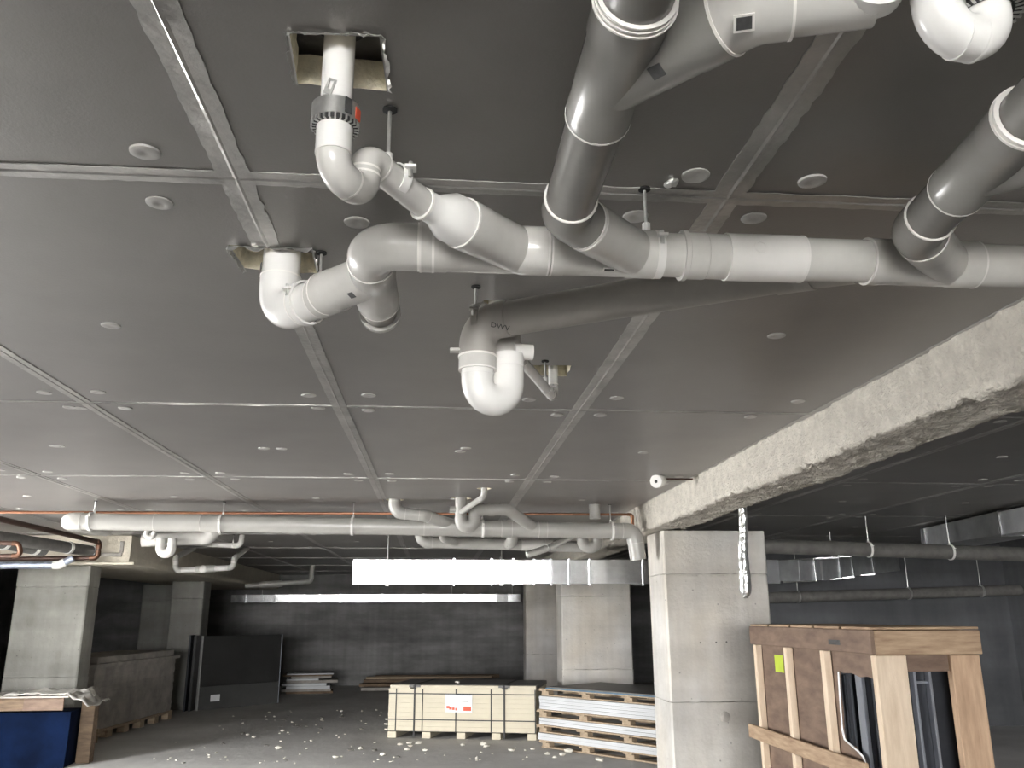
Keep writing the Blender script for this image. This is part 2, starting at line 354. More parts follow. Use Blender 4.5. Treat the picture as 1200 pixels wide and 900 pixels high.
# foil tape over the joints (wrinkled strips with a crease on the joint)
def tape(pts_dir, c, a0, a1, w, seed, gaps=(), off=0.0):
    rr = random.Random(seed); n = int((a1 - a0) / (0.03 if seed < 95 else 0.06)); vs = []; fs = []
    for i in range(n + 1):
        a = a0 + (a1 - a0) * i / n
        o = off + 0.010 * noise.noise(V(a * 0.45, seed * 3.1, 0)); q = 0.10 if a < 3.2 else 0.04
        wl = w / 2 * (1 + rr.uniform(-q, q) * .7); wr = w / 2 * (1 + rr.uniform(-q, q))
        z0 = CZ - 0.0035; jz = rr.uniform(-.0008, .0008)
        row = [(-wl, z0 + .003), (-wl, z0), (-w * .05, z0 + jz), (w * .02 + .006 * noise.noise(V(a * 1.3, seed, 1)), z0 - .0032), (w * .1, z0 - jz), (wr, z0), (wr, z0 + .003)]
        for s, z in row: vs.append((c + o + s, a, z) if pts_dir == 'y' else (a, c + o + s, z))
    for i in range(n):
        for k in range(6): fs.append((i * 7 + k, i * 7 + k + 1, (i + 1) * 7 + k + 1, (i + 1) * 7 + k))
    return obj('joint_tape', vs, fs, 'foil_tape', ceiling, angle=20)
for k, x in enumerate(SX[1:-1]):
    if x < -5.7: tape('y', x, SY[7], SY[-1], 0.07, 50 + k); continue
    if abs(x + 0.513) < 0.01:
        tape('y', x, SY[0], 2.385, 0.082, 50 + k, off=-0.005); tape('y', x, 2.6, 8.04, 0.075, 60 + k); tape('y', x, 8.21, SY[-1], 0.07, 70 + k)
    else:
        tape('y', x, SY[0], SY[-1], 0.085 if abs(x - .765) < .01 else 0.07, 50 + k, off=-0.02 if abs(x - .765) < .01 else 0)
for k, y in enumerate(SY[2:-1]):
    tape('x', y, SX[0] if y > 11.7 else SX[2], SX[-1], 0.066 if k < 2 else 0.034, 90 + k)
# round fixing washers
wv, wf = lathe_data((0, 0, 0), (0, 0, -1), [(-0.002, 0.036), (0.003, 0.035), (0.005, 0.030), (0.0045, 0.014), (0.002, 0.008), (0.002, 0.0)], 20)
wmesh = None
def washer(x, y):
    global wmesh
    if wmesh is None:
        w = obj('fixing_washer', wv, wf, 'washer', ceiling); wmesh = w.data
    else:
        w = bpy.data.objects.new('fixing_washer', wmesh); COL.objects.link(w); w.parent = ceiling
    w.location = (x, y, CZ - 0.0005); w.rotation_euler = (R.uniform(-.03, .03), R.uniform(-.03, .03), R.uniform(0, 6))
SEEN = [(-0.702, 1.867), (-0.747, 2.126), (-0.238, 2.203), (-1.234, 3.154), (0.627, 1.872), (0.931, 1.878), (0.529, 2.106), (0.857, 2.091), (1.317, 3.087),
        (-0.644, 4.168), (-0.35, 4.148), (-0.633, 4.438), (-0.374, 4.47), (-1.653, 4.173), (-1.868, 4.524), (-1.638, 4.508), (-2.442, 5.6), (-1.021, 5.6),
        (0.179, 5.5), (0.893, 4.112), (1.839, 4.117), (0.644, 4.509), (0.88, 4.495), (1.722, 4.48), (0.454, 4.178)]
for p in SEEN: washer(*p)
for ci in range(2, 11):
    for ri in range(2, 8):
        x0, x1, y0, y1 = SX[ci], SX[ci + 1], SY[ri], SY[ri + 1]
        for x, y in ((x0 + .16, y0 + .13), (x1 - .16, y0 + .13), (x0 + .16, y1 - .2), (x1 - .16, y1 - .2), ((x0 + x1) / 2, (y0 + y1) / 2)):
            x += R.uniform(-.04, .04); y += R.uniform(-.03, .03)
            if -1.8 < x < 2.03 and 1.6 < y < 4.7: continue          # those are placed one by one above
            if -0.45 < x < -0.05 and 0.3 < y < 1.9 or 2.0 < x < 2.46: continue
            washer(x, y)

# ---- beams and pillars
def beam(name, label, x0, x1, y0, y1, z0, z1, m, amp, step):
    ys = []; y = y0
    while y < y1: ys.append(y); y += step * (0.5 if 1.5 < y < 9 else 1.6)
    ys.append(y1)
    prof = []; s = step * .55
    nz = max(3, int((z1 - z0) / s)); nx = max(3, int((x1 - x0) / s))
    for k in range(nz): prof.append((x0, z1 - (z1 - z0) * k / nz, -1, 0))
    for k in range(nx): prof.append((x0 + (x1 - x0) * k / nx, z0, 0, -1))
    for k in range(nz + 1): prof.append((x1, z0 + (z1 - z0) * k / nz, 1, 0))
    vs = []; fs = []; P = len(prof); cr = 0.03
    for yy in ys:
        for px, pz, nx_, nz_ in prof:
            x, z = px, pz
            # rounded lower corners
            dx = min(x - x0, x1 - x); dz = z - z0
            if dx < cr and dz < cr:
                cx = x0 + cr if x - x0 < cr else x1 - cr; cz = z0 + cr
                d = V(x - cx, 0, z - cz)
                if d.length > 1e-6: d = d.normalized() * cr; x, z = cx + d.x, cz + d.z
            n = noise.fractal(V(x * 15, yy * 15, z * 15), 0.7, 2.1, 4) * amp + noise.noise(V(x * 2, yy * 1.1, z * 2)) * amp * 1.2
            vs.append((x + nx_ * n, yy, z + nz_ * n if pz < z1 else z))
    for i in range(len(ys) - 1):
        for k in range(P - 1): fs.append((i * P + k, i * P + k + 1, (i + 1) * P + k + 1, (i + 1) * P + k))
    fs.append(tuple(range(P))); fs.append(tuple(range((len(ys) - 1) * P, len(ys) * P)))
    o = obj(name, vs, fs, m, angle=80); tag(o, label, 'beam'); return o
beam('concrete_beam', 'long cream rough-sprayed beam running under the ceiling to the near pillar', 2.035, 2.40, -5.9, 23.2, 2.50, 2.757, 'spray', 0.016, 0.04)
beam('concrete_beam', 'wide beam with pale squared end above the left pillars', -6.0, -4.06, 11.95, 23.2, 2.385, 2.757, 'beam_cream', 0.002, 0.16)
lb_ = [o for o in bpy.data.objects if o.name.startswith('concrete_beam')][-1]
box('end_lip', -5.2, -3.98, 11.89, 11.948, 2.372, 2.41, 'beam_cream', lb_, .006); box('recess_shade', -4.60, -4.16, 11.935, 11.948, 2.48, 2.53, 'fibre_board', lb_, .004); box('recess_shade', -4.20, -4.15, 11.935, 11.948, 2.532, 2.68, 'fibre_board', lb_, .004)  # grey strips stand in for the shade of the recessed end
def pillar(label, x0, x1, y0, y1, top, joints, m_='concrete'):
    p = thing('concrete_pillar', label, 'pillar', ((x0 + x1) / 2, (y0 + y1) / 2, 0))
    zs = [0.002] + joints + [top]
    for i in range(len(zs) - 1):
        j = 0.006 * (i % 2)
        zt = zs[i + 1] - (0.005 if i < len(zs) - 2 else 0); c = 0.018; n = 26; vs = []; fs = []
        pl = [(x0 + c, y0), (x1 - c, y0), (x1, y0 + c), (x1, y1 - c), (x1 - c, y1), (x0 + c, y1), (x0, y1 - c), (x0, y0 + c)]
        lp_ = []
        for k in range(8):
            a, b = V(*pl[k]), V(*pl[(k + 1) % 8]); m = n if (b - a).length > .2 else 1
            for q in range(m): lp_.append(a.lerp(b, q / m))
        N = len(lp_); rr = random.Random(int(x0 * 100) + i)
        for zz_, amp in ((zs[i], .006), (zs[i] + .02, 0), (zt - .02, 0), (zt, .006)):
            for q in lp_:
                e = rr.uniform(0, amp) + j * .5; d_ = V((x0 + x1) / 2, (y0 + y1) / 2) - q
                vs.append((q.x + math.copysign(min(e, abs(d_.x)), d_.x), q.y + math.copysign(min(e, abs(d_.y)), d_.y), zz_ + (rr.uniform(-.003, .003) if amp and 0.01 < zz_ < top - .01 else 0)))
        for r_ in range(3):
            for k in range(N): fs.append((r_ * N + k, r_ * N + (k + 1) % N, (r_ + 1) * N + (k + 1) % N, (r_ + 1) * N + k))
        fs.append(tuple(range(N))); fs.append(tuple(range(3 * N, 4 * N)))
        obj('concrete_lift', vs, fs, m_, p, smooth=False)
    return p
near_p = pillar('large pale concrete pillar under the sprayed beam, nearest of all pillars', 2.155, 3.172, 8.13, 8.74, 2.485, [0.93, 2.08])
lathe('tie_hole', (2.66, 8.136, 0.80), (0, 1, 0), [(-0.012, 0.04), (-0.004, 0.05), (0.01, 0.05)], 'fibre_board', near_p, 16)
for hx, hz in ((2.47, 1.45), (2.62, 1.452), (2.72, 1.455)):
    lathe('form_mark', (hx, 8.138, hz), (0, 1, 0), [(-0.009, 0.008), (0.01, 0.01)], 'grit', near_p, 8)
pillar('pale concrete pillar behind the white board stack, partly behind the duct', 1.965, 3.08, 13.7, 14.3, 2.485, [0.9, 2.0])
pillar('grey shaded concrete pillar farthest back under the sprayed beam', 1.97, 3.0, 19.2, 19.8, 2.485, [0.9, 2.0])
pillar('pale concrete pillar at left behind the blue tarp crate', -5.60, -4.66, 12.25, 12.65, 2.38, [0.95, 2.10], 'concrete_shaded')
pillar('narrow shaded concrete pillar deep in the dark behind the left pillars', -6.35, -5.35, 19.7, 20.2, 2.38, [1.05, 2.05], 'concrete_shaded')
pillar('darker concrete pillar at left behind the stacked fibre boards', -5.17, -4.55, 17.75, 18.3, 2.38, [1.05, 2.05], 'concrete_shaded')

# ================================================================== NEAR DRAINAGE PIPES
Z = 2.574; r1 = 0.055; MY = 1.945
net = thing('drain_pipe_network', 'large grey plastic drain pipework hung below the ceiling, main pipe running right with angled branches', 'pipework', (0.5, MY, Z))
# left end: drop through the ceiling, elbow, angled inlet, header leg with open cleanout end, elbow into the main
run(net, [(-0.485, 2.46, 2.86), (-0.485, 2.46, Z), (-0.33, 2.30, Z)], 0.056, 0.075, 'pvc_white', 'pvc_white', socket=0.75)
sticker(net, (-0.5412, 2.4376, 2.7168), (-.93, -.37, 0), (0, 0, 1), 0.022, 0.014)
coupling(net, (-0.345, 2.315, Z), (.155, -.16, 0), 0.085, 0.055)
w = wye(net, (-0.18, 2.33, Z), (0, -1, 0), 0.285, 0.20, (-0.155, 0.16, 0), 0.21, r1)
sticker(w, (-0.2367, 2.1495, 2.5212), (-.33, -.32, -.888), (1, -.9, 0), 0.018, 0.018)
open_end(net, (-0.18, 2.31, Z), (0, 1, 0), 0.115, 0.050, 'pvc_dark', 'cleanout_end')
ring('cleanout_cap', (-0.18, 2.425, Z), (0, 1, 0), 0.045, 0.061, 0.02, 'pvc', net)
run(net, [(-0.18, 2.06, Z), (-0.18, MY, Z), (-0.03, MY, Z)], r1, 0.082, 'pvc', socket=0.75)
# main pipe
coupling(net, (-0.052, MY, Z), (1, 0, 0), 0.03, r1, 'pvc', 'ring_seal', g=1.12)
B45 = V(-1, -1, 0)
w1 = wye(net, (-0.02, MY, Z), (1, 0, 0), 0.28, 0.205, B45, 0.20, r1, rim_m='pvc_light')
tube('pipe', (0.25, MY, Z), (0.28, MY, Z), r1, 'pvc', net)
w2 = wye(net, (0.268, MY, Z), (1, 0, 0), 0.262, 0.215, B45, 0.21, r1, rim_m='pvc_light')
sticker(w2, (0.41, 1.9215, 2.5197), (0, -.40, -.92), (1, 0, 0), 0.03, 0.011, 'pvc_rim'); sticker(w2, (0.41, 1.9212, 2.5190), (0, -.40, -.92), (1, 0, 0), 0.024, 0.006)
tube('pipe', (0.52, MY, Z), (0.61, MY, Z), r1, 'pvc', net)
lathe('expansion_socket', (0.598, MY, Z), (1, 0, 0), [(0, r1 * 1.16), (0.012, r1 * 1.16), (0.014, r1 * 1.08), (0.06, r1 * 1.08), (0.062, r1 * 1.04), (0.14, r1 * 1.04)], 'pvc', net)
cc = coupling(net, (0.715, MY, Z), (1, 0, 0), 0.195, r1, 'pvc_light', 'repair_coupling', g=1.09)
ring('moulded_mark', (0.785, MY - 0.0585, Z + 0.004), (0, -1, 0), 0.012, 0.016, 0.004, 'pvc_light', cc, 18)
tube('pipe', (0.90, MY, Z), (1.10, MY, Z), r1, 'pvc', net)
w3 = wye(net, (1.085, MY, Z), (1, 0, 0), 0.29, 0.215, B45, 0.21, r1, rim_m='pvc_light')
tube('pipe', (1.365, MY, Z), (2.02, MY, Z), r1, 'pvc', net)
# small branch with reducer into the first wye
bend0 = V(0.185, MY, Z) + B45.normalized() * 0.20
red = lathe('reducer', bend0 + B45.normalized() * 0.125, -B45, [(0, 0.034), (0.035, 0.034), (0.04, 0.036), (0.085, r1 * 1.04), (0.135, r1 * 1.04)], 'pvc_white', net)
ring('socket_rim', bend0 + B45.normalized() * 0.125, B45, 0.03, 0.037, 0.006, 'pvc_rim', red)
r2 = 0.031
run(net, [(-0.208, 1.467, 2.60), (-0.208, 1.467, 2.508), (-0.158, 1.555, 2.508), (-0.158, 1.555, 2.592), V(bend0 + B45.normalized() * 0.12)], r2, [0.040, 0.040, 0.032], 'pvc', 'pvc', socket=0.35)
tube('riser_pipe', (-0.208, 1.467, 2.53), (-0.208, 1.467, 2.862), r2 * 0.985, 'pvc_white', net)
coupling(net, (-0.208, 1.467, 2.545), (0, 0, 1), 0.055, r2, 'pvc_white', g=1.12)
# fire collar on the riser
fc = lathe('fire_collar', (-0.208, 1.467, 2.607), (0, 0, 1), [(0, 0.033), (0, 0.0455), (0.036, 0.0455), (0.038, 0.033)], 'zinc', net, 36)
ring('intumescent_ring', (-0.208, 1.467, 2.604), (0, 0, 1), 0.033, 0.043, 0.012, 'rubber_black', fc, 36)
for k in range(26):
    a = 2 * PI * k / 26; c, s = math.cos(a), math.sin(a)
    M4 = Matrix.Translation((-0.208, 1.467, 2.603)) @ Matrix.Rotation(a, 4, 'Z')
    box('collar_tab', 0.0365, 0.046, -0.0018, 0.0018, -0.006, 0.006, 'zinc', fc, 0, M4)
M4 = Matrix.Translation((-0.208, 1.467, 2.626)) @ Matrix.Rotation(math.radians(-42), 4, 'Z')
box('collar_label', 0.0438, 0.0466, -0.016, 0.0, -0.016, 0.016, 'label_dark', fc, 0, M4)
M4 = M4 @ Matrix.Rotation(math.radians(18), 4, 'Z')
box('collar_label', 0.0438, 0.0466, -0.004, 0.013, -0.016, 0.008, 'label_red', fc, 0, M4)
M4 = Matrix.Translation((-0.217, 1.433, 2.668)) @ Matrix.Rotation(0.3, 4, 'Y')
vs, fs = [], []
for x, z in ((-.008, -.017), (.008, -.017), (.008, .017), (-.008, .017), (-.004, -.006), (.004, -.006), (.004, .012), (-.004, .012)):
    vs += [M4 @ V(x, 0, z), M4 @ V(x, .0015, z)]
for i in range(4):
    j = (i + 1) % 4; fs += [(2 * i, 2 * j, 2 * j + 8, 2 * i + 8), (2 * i + 1, 2 * j + 1, 2 * j + 9, 2 * i + 9), (2 * i, 2 * j, 2 * j + 1, 2 * i + 1), (2 * i + 8, 2 * j + 8, 2 * j + 9, 2 * i + 9)]
obj('fixing_lug', vs, fs, 'zinc', fc, smooth=False)
# centre pipe coming from over the viewer, 45 degree elbow into the second wye
CXp = 0.277
j2 = V(0.483, MY, Z)
run(net, [(CXp, 0.2, Z), (CXp, 1.739, Z), V(j2 + B45.normalized() * 0.19)], r1, 0.07, 'pvc_pipe', 'pvc_mid', socket=0.8)
wt = wye(net, (CXp, 1.345, Z), (0, -1, 0), 0.30, 0.11, V(.66, -.75, 0), 0.22, r1, m='pvc_mid')
for q in range(3): ring('ribbed_rim', (CXp, 1.047 - q * 0.008, Z), (0, 1, 0), r1, r1 * (1.19 - .03 * q), 0.004, 'pvc_rim', wt)
st_ = sticker(wt, (0.3292, 1.1364, 2.5204), (-.34, -.30, -.89), (.66, -.75, 0), 0.022, 0.022)
bj = V(CXp, 1.235, Z); bdv = V(.66, -.75, 0).normalized()
run(net, [bj + bdv * 0.15, bj + bdv * 0.265, bj + bdv * 0.265 + V(0.16, -0.045, 0)], r1, 0.07, 'pvc', socket=0.55)
sticker(net, (0.4265, 1.0145, 2.5205), (-.123, -.437, -.891), (1, -.3, 0), 0.03, 0.026, 'pvc_rim'); sticker(net, (0.4263, 1.0138, 2.5198), (-.123, -.437, -.891), (1, -.3, 0), 0.022, 0.019)
tube('pipe', bj + bdv * 0.265 + V(0.15, -0.045, 0), (0.60, 0.96, Z), r1 * .98, 'pvc_white', net)
# right pipe with its own wye
j3 = V(1.30, MY, Z)
pa = V(1.045, 1.16, Z); pc = V(1.118, 1.763, Z)
run(net, [V(1.01, 0.86, Z), pc, V(j3 + B45.normalized() * 0.19)], r1, 0.07, 'pvc_pipe', 'pvc_mid', socket=0.9)
pd_ = (pa - pc).normalized()
wr = wye(net, pc + pd_ * 0.20, pd_, 0.275, 0.085, V(.72, -.69, 0), 0.26, r1, m='pvc_mid')
for q in range(2): ring('ribbed_rim', pc + pd_ * (0.473 + q * 0.009), pd_, r1, r1 * (1.2 - .03 * q), 0.006, 'pvc_rim', wr)
tube('pipe', pc + pd_ * 0.285 + V(.72, -.69, 0).normalized() * 0.22, pc + pd_ * 0.285 + V(.72, -.69, 0).normalized() * 0.75, r1, 'pvc', net)
# long grey diagonal pipe behind the main, from the white trap
dz = 2.60
de = V(0.118, 2.575, dz)
run(net, [V(0.118, 2.575, 2.455), de, V(0.95, 2.068, dz - .004), V(1.06, MY + 0.01, Z)], r1, [0.075, 0.07], 'pvc_dark', 'pvc_dark', socket=0.75, rims=False)
ring('socket_rim', (0.118, 2.575, 2.488), (0, 0, 1), r1, r1 * 1.12, 0.006, 'pvc_rim', net)
coupling(net, (0.118, 2.575, 2.445), (0, 0, 1), 0.045, r1 * 0.98, 'pvc', g=1.1)
# U trap
tr = 0.0535
up = [(0.118, 2.575, 2.47), (0.118, 2.575, 2.41)]
L0, L1 = V(0.118, 2.575, 2.41), V(0.218, 2.615, 2.41)
hh = (L1 - L0) / 2
for k in range(1, 12):
    a = PI * k / 12; up.append(L0 + hh - hh * math.cos(a) + V(0, 0, -0.056 * math.sin(a)))
up += [L1, L1 + V(0, 0, 0.10)]
tp = sweep('u_trap', up, 0.0505, 'pvc_white', net)
tag(tp, 'white U shaped trap bend', None)
for q in (L0 + V(0, 0, .02), L1 + V(0, 0, 0.06)): ring('trap_seam', q, (0, 0, 1), 0.049, 0.0522, 0.005, 'pvc_white', tp)
tube('trap_riser', L1 + V(0, 0, 0.05), L1 + V(0.0, 0.30, 0.45), 0.0515, 'pvc', net)
open_end(net, L1 + V(0.02, 0, 0.112), (1, 0.1, 0.0), 0.06, 0.026, 'pvc_light', 'side_inlet')
box('clamp_ear', 0.030, 0.062, 2.555, 2.585, 2.502, 2.512, 'pvc', net, .002)
# print on the elbow
cu = bpy.data.curves.new('print', 'FONT'); cu.body = 'DWV'; cu.size = 0.026; cu.extrude = 0.0006; cu.align_x = 'CENTER'; cu.align_y = 'CENTER'
to = bpy.data.objects.new('tmp_print', cu); COL.objects.link(to)
bpy.context.view_layer.update()
tm = bpy.data.meshes.new_from_object(to.evaluated_get(bpy.context.evaluated_depsgraph_get())); bpy.data.objects.remove(to)
tm.materials.clear(); tm.materials.append(MATS['label_dark'])
el = min((o for o in net.children if o.name.startswith('elbow')), key=lambda o: (sum((v.co for v in o.data.vertices), V(0, 0, 0)) / len(o.data.vertices) - de).length)
ok, pt, na, _ = el.closest_point_on_mesh(V(0.168, 2.46, 2.535))
xa = V(1, -0.30, -0.42); xa = (xa - na * xa.dot(na)).normalized(); ya = na.cross(xa)
mw = Matrix((xa, ya, na)).transposed().to_4x4(); mw.translation = pt + na * 0.001
tm.transform(mw); link('printed_mark', tm, el)
# thin waste pipe behind the trap
run(net, [(0.505, 3.645, 2.86), (0.505, 3.645, 2.635), (0.30, 3.05, 2.63), (0.225, 2.66, 2.62)], 0.021, 0.035, 'pvc_white', 'pvc', socket=1.2)

# near right trap under its own fire collar
nt_ = thing('drain_trap', 'glossy white plastic pipe bend with toothed black collar at the top right corner', 'pipe trap', (0.74, 0.99, 2.49))
tx = [(0.787, 1.0, 2.86), (0.787, 1.0, 2.500), (0.702, 0.985, 2.498), (0.690, 0.965, 2.63), (0.68, 0.70, 2.64)]
run(nt_, tx, 0.0315, [0.043, 0.046, 0.04], 'pvc_white', 'pvc_white', socket=0.5, rim_m='pvc_white', grow=1.06)
fc2 = lathe('fire_collar', (0.787, 1.0, 2.556), (0, 0, 1), [(0, 0.037), (0, 0.054), (0.045, 0.054), (0.047, 0.037)], 'zinc', nt_, 36)
ring('intumescent_ring', (0.787, 1.0, 2.553), (0, 0, 1), 0.035, 0.049, 0.012, 'rubber_black', fc2, 36)
for k in range(30):
    M4 = Matrix.Translation((0.787, 1.0, 2.552)) @ Matrix.Rotation(2 * PI * k / 30, 4, 'Z')
    box('collar_tab', 0.038, 0.055, -0.002, 0.002, -0.006, 0.006, 'zinc', fc2, 0, M4)

# ---- hangers
def hanger(label, cx, cy, pc, pdir, r, group=None, gap=0.0, rodr=0.0042, m='zinc', bandm='pvc_white'):
    h = thing('pipe_hanger', label, 'pipe hanger', (cx, cy, CZ), group)
    lathe('ceiling_plate', (cx, cy, CZ - 0.0005), (0, 0, -1), [(-0.002, 0.016), (0.004, 0.016), (0.006, 0.006)], 'black_void', h, 14)
    top = V(cx, cy, pc[2] + r + 0.02)
    tube('threaded_rod', (cx, cy, CZ + 0.02), top - V(0, 0, .006), rodr, m, h, 8)
    tube('boss', top + V(0, 0, 0.012), top - V(0, 0, 0.022), 0.0105, bandm, h, 12)
    ring('clamp_band', pc, pdir, r * 1.005, r * 1.10, 0.022, bandm, h, 30)
    d = V(pdir).normalized(); sd = d.cross(V(0, 0, 1)).normalized()
    if sd.y > 0: sd = -sd
    q = V(pc) + sd * (r * 1.02 + .006) + V(0, 0, r * 0.42)
    tube('clamp_bolt', q + V(0, 0, 0.014), q - V(0, 0, 0.02), 0.005, m, h, 8)
    vs, fs = box_data(-.012, .012, -.014, .014, -.003, .003, 0)
    obj('clamp_ear', [q + v for v in vs], fs, bandm, h, smooth=False)
    return h
hanger('pipe hanger with white band on the main drain pipe beside the centre branch', 0.516, 1.951, (0.537, MY, Z), (1, 0, 0), r1)
hanger('pipe hanger with white band on the thin branch below the square ceiling hole', -0.118, 1.644, (-0.095, 1.637, 2.588), (1, 1, 0), r2)
hanger('pipe hanger with white band beside the left ceiling notch', -0.362, 2.42, (-0.388, 2.36, Z), (.155, -.16, 0), 0.060)
hanger('pipe hanger behind the elbow above the U trap', 0.115, 2.66, (0.135, 2.565, 2.60), (.8, -.5, 0), 0.058, bandm='pvc_dark')
hanger('small pipe hanger on the thin waste pipe behind the U trap', 0.452, 3.50, (0.455, 3.50, 2.633), (.3, 1, 0), 0.021)
# crumpled foil scrap pushed through the ceiling near the hanger
vs, fs = lathe_data((0.572, 1.905, CZ + .002), (0.3, 0, -1), [(0, 0.012), (0.006, 0.02), (0.012, 0.017), (0.018, 0.008)], 9)
vs = [v + V(R.uniform(-.003, .003), R.uniform(-.003, .003), R.uniform(-.002, .002)) for v in vs]
tag(obj('foil_scrap', vs, fs, 'crumpled_foil', smooth=False), 'tiny crumpled silver foil scrap on the ceiling beside the hanger rod', 'foil scrap')

# ================================================================== FAR PIPE RUN (about 8 m away)
FY = 8.28; fr = 0.077
far = thing('drain_pipe_network', 'long pale grey drain pipe crossing under the far ceiling with small trap and elbow branches', 'pipework', (-0.8, FY, 2.54))
def fz(x): return 2.563 - (x + 3.42) * 0.0135
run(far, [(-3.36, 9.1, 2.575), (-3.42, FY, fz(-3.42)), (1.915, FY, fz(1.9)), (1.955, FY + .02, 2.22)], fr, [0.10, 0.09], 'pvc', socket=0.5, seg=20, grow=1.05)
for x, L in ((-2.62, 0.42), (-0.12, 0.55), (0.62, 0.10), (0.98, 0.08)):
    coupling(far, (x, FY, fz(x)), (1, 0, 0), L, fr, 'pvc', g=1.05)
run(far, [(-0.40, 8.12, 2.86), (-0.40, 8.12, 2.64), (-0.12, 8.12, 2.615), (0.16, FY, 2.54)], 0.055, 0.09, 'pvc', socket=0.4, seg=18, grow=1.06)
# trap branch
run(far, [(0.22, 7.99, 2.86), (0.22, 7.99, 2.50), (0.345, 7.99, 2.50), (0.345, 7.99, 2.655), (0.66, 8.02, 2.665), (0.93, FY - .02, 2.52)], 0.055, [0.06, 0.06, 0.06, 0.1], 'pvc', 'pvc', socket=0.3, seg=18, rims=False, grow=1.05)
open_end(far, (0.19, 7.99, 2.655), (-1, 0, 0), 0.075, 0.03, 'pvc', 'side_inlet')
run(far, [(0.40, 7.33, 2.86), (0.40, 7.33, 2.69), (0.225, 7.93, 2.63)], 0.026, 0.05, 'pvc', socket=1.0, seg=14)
for x, y in ((0.40, 7.33), (0.22, 7.99), (-0.40, 8.12)):
    pass
coupling(far, (1.55, 8.36, 2.62), (0, 0, 1), 0.16, 0.05, 'pvc', 'drop_pipe')
for n_, (x, lab) in enumerate(((-3.20, 'first thin hanger at the left end of the far drain pipe'), (-2.02, 'thin hanger left of centre on the far drain pipe'), (-0.80, 'thin hanger below the taped joint on the far drain pipe'), (0.44, 'thin hanger right of the small far trap'), (1.70, 'thin hanger beside the sprayed beam on the far drain pipe'))):
    hanger(lab, x, FY + .06, (x, FY, fz(x)), (1, 0, 0), fr * 1.05, 'hangers along the far drain pipe', rodr=0.005)

# second run behind it
run3 = thing('drain_pipe_network', 'dim grey drain pipe with elbows just above the bright silver duct', 'pipework', (0.5, 9.7, 2.46))
run(run3, [(-0.19, 9.6, 2.75), (-0.17, 9.6, 2.49), (1.80, 9.75, 2.45)], 0.062, 0.09, 'pvc', socket=0.6, seg=18)
run(run3, [(0.06, 9.45, 2.76), (0.06, 9.45, 2.52), (0.22, 9.6, 2.48)], 0.04, 0.05, 'pvc', socket=0.4, seg=14, rims=False)
run(run3, [(0.83, 9.45, 2.72), (0.83, 9.45, 2.49), (0.80, 9.62, 2.47)], 0.058, 0.06, 'pvc', socket=0.4, seg=16)
run(run3, [(1.625, 9.55, 2.70), (1.625, 9.55, 2.43), (1.79, 9.55, 2.43), (1.79, 9.55, 2.70)], 0.06, 0.075, 'pvc', socket=0.3, seg=18, rims=False)
for x, L in ((0.95, 0.3), (1.22, .08)): coupling(run3, (x, 9.6 + (x + .17) * .076, 2.47), (1, .076, -.02), L, 0.062, 'pvc_white')
fx = thing('flexible_hose', 'bright silver flexible hose slanting up behind the far drain pipe', 'hose', (1.1, 9.0, 2.4))
a, b = V(0.93, 8.95, 2.31), V(1.52, 9.05, 2.57); n = 22
sweep('hose_body', [a.lerp(b, k / n) + V(0, 0, -.03 * math.sin(PI * k / n)) for k in range(n + 1)], [0.032 + 0.006 * (k % 2) for k in range(n + 1)], 'crumpled_foil', fx, 12)
ring('hose_clip', a.lerp(b, .4) + V(0, 0, -.03), b - a, 0.03, 0.045, 0.02, 'zinc', fx, 14)

# left cluster of small drains (10 m to 11 m away)
lc = thing('drain_pipe_network', 'small white trap and branch pipes hung behind the left end of the far drain pipe', 'pipework', (-2.9, 10.3, 2.5))
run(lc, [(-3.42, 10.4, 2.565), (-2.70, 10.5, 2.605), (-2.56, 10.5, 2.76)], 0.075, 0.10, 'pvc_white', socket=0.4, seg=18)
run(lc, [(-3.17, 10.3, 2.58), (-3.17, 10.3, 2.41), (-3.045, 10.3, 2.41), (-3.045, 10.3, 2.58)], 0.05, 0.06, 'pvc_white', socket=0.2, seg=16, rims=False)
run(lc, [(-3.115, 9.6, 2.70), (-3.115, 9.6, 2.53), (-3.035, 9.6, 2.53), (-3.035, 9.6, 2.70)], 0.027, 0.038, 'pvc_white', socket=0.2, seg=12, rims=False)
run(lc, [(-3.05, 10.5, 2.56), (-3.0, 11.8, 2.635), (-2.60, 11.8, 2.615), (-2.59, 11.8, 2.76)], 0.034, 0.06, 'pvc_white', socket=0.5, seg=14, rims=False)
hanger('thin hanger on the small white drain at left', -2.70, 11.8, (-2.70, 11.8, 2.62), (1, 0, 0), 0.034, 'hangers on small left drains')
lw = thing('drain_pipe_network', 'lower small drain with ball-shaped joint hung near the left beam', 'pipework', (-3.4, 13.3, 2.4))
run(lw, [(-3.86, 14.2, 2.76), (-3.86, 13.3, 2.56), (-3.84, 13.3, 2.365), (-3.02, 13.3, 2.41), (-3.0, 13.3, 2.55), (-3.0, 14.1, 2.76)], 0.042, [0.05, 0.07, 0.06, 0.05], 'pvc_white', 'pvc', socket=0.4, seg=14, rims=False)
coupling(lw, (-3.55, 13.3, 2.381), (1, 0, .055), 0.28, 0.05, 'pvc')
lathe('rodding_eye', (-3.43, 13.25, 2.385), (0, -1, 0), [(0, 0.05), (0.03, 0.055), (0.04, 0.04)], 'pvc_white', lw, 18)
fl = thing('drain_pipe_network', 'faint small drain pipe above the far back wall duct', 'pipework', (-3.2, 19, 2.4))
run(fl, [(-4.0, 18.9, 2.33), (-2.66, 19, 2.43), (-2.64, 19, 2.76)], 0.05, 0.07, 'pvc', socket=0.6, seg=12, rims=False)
coupling(fl, (-3.7, 18.92, 2.352), (1, .07, .075), 0.45, 0.065, 'pvc')

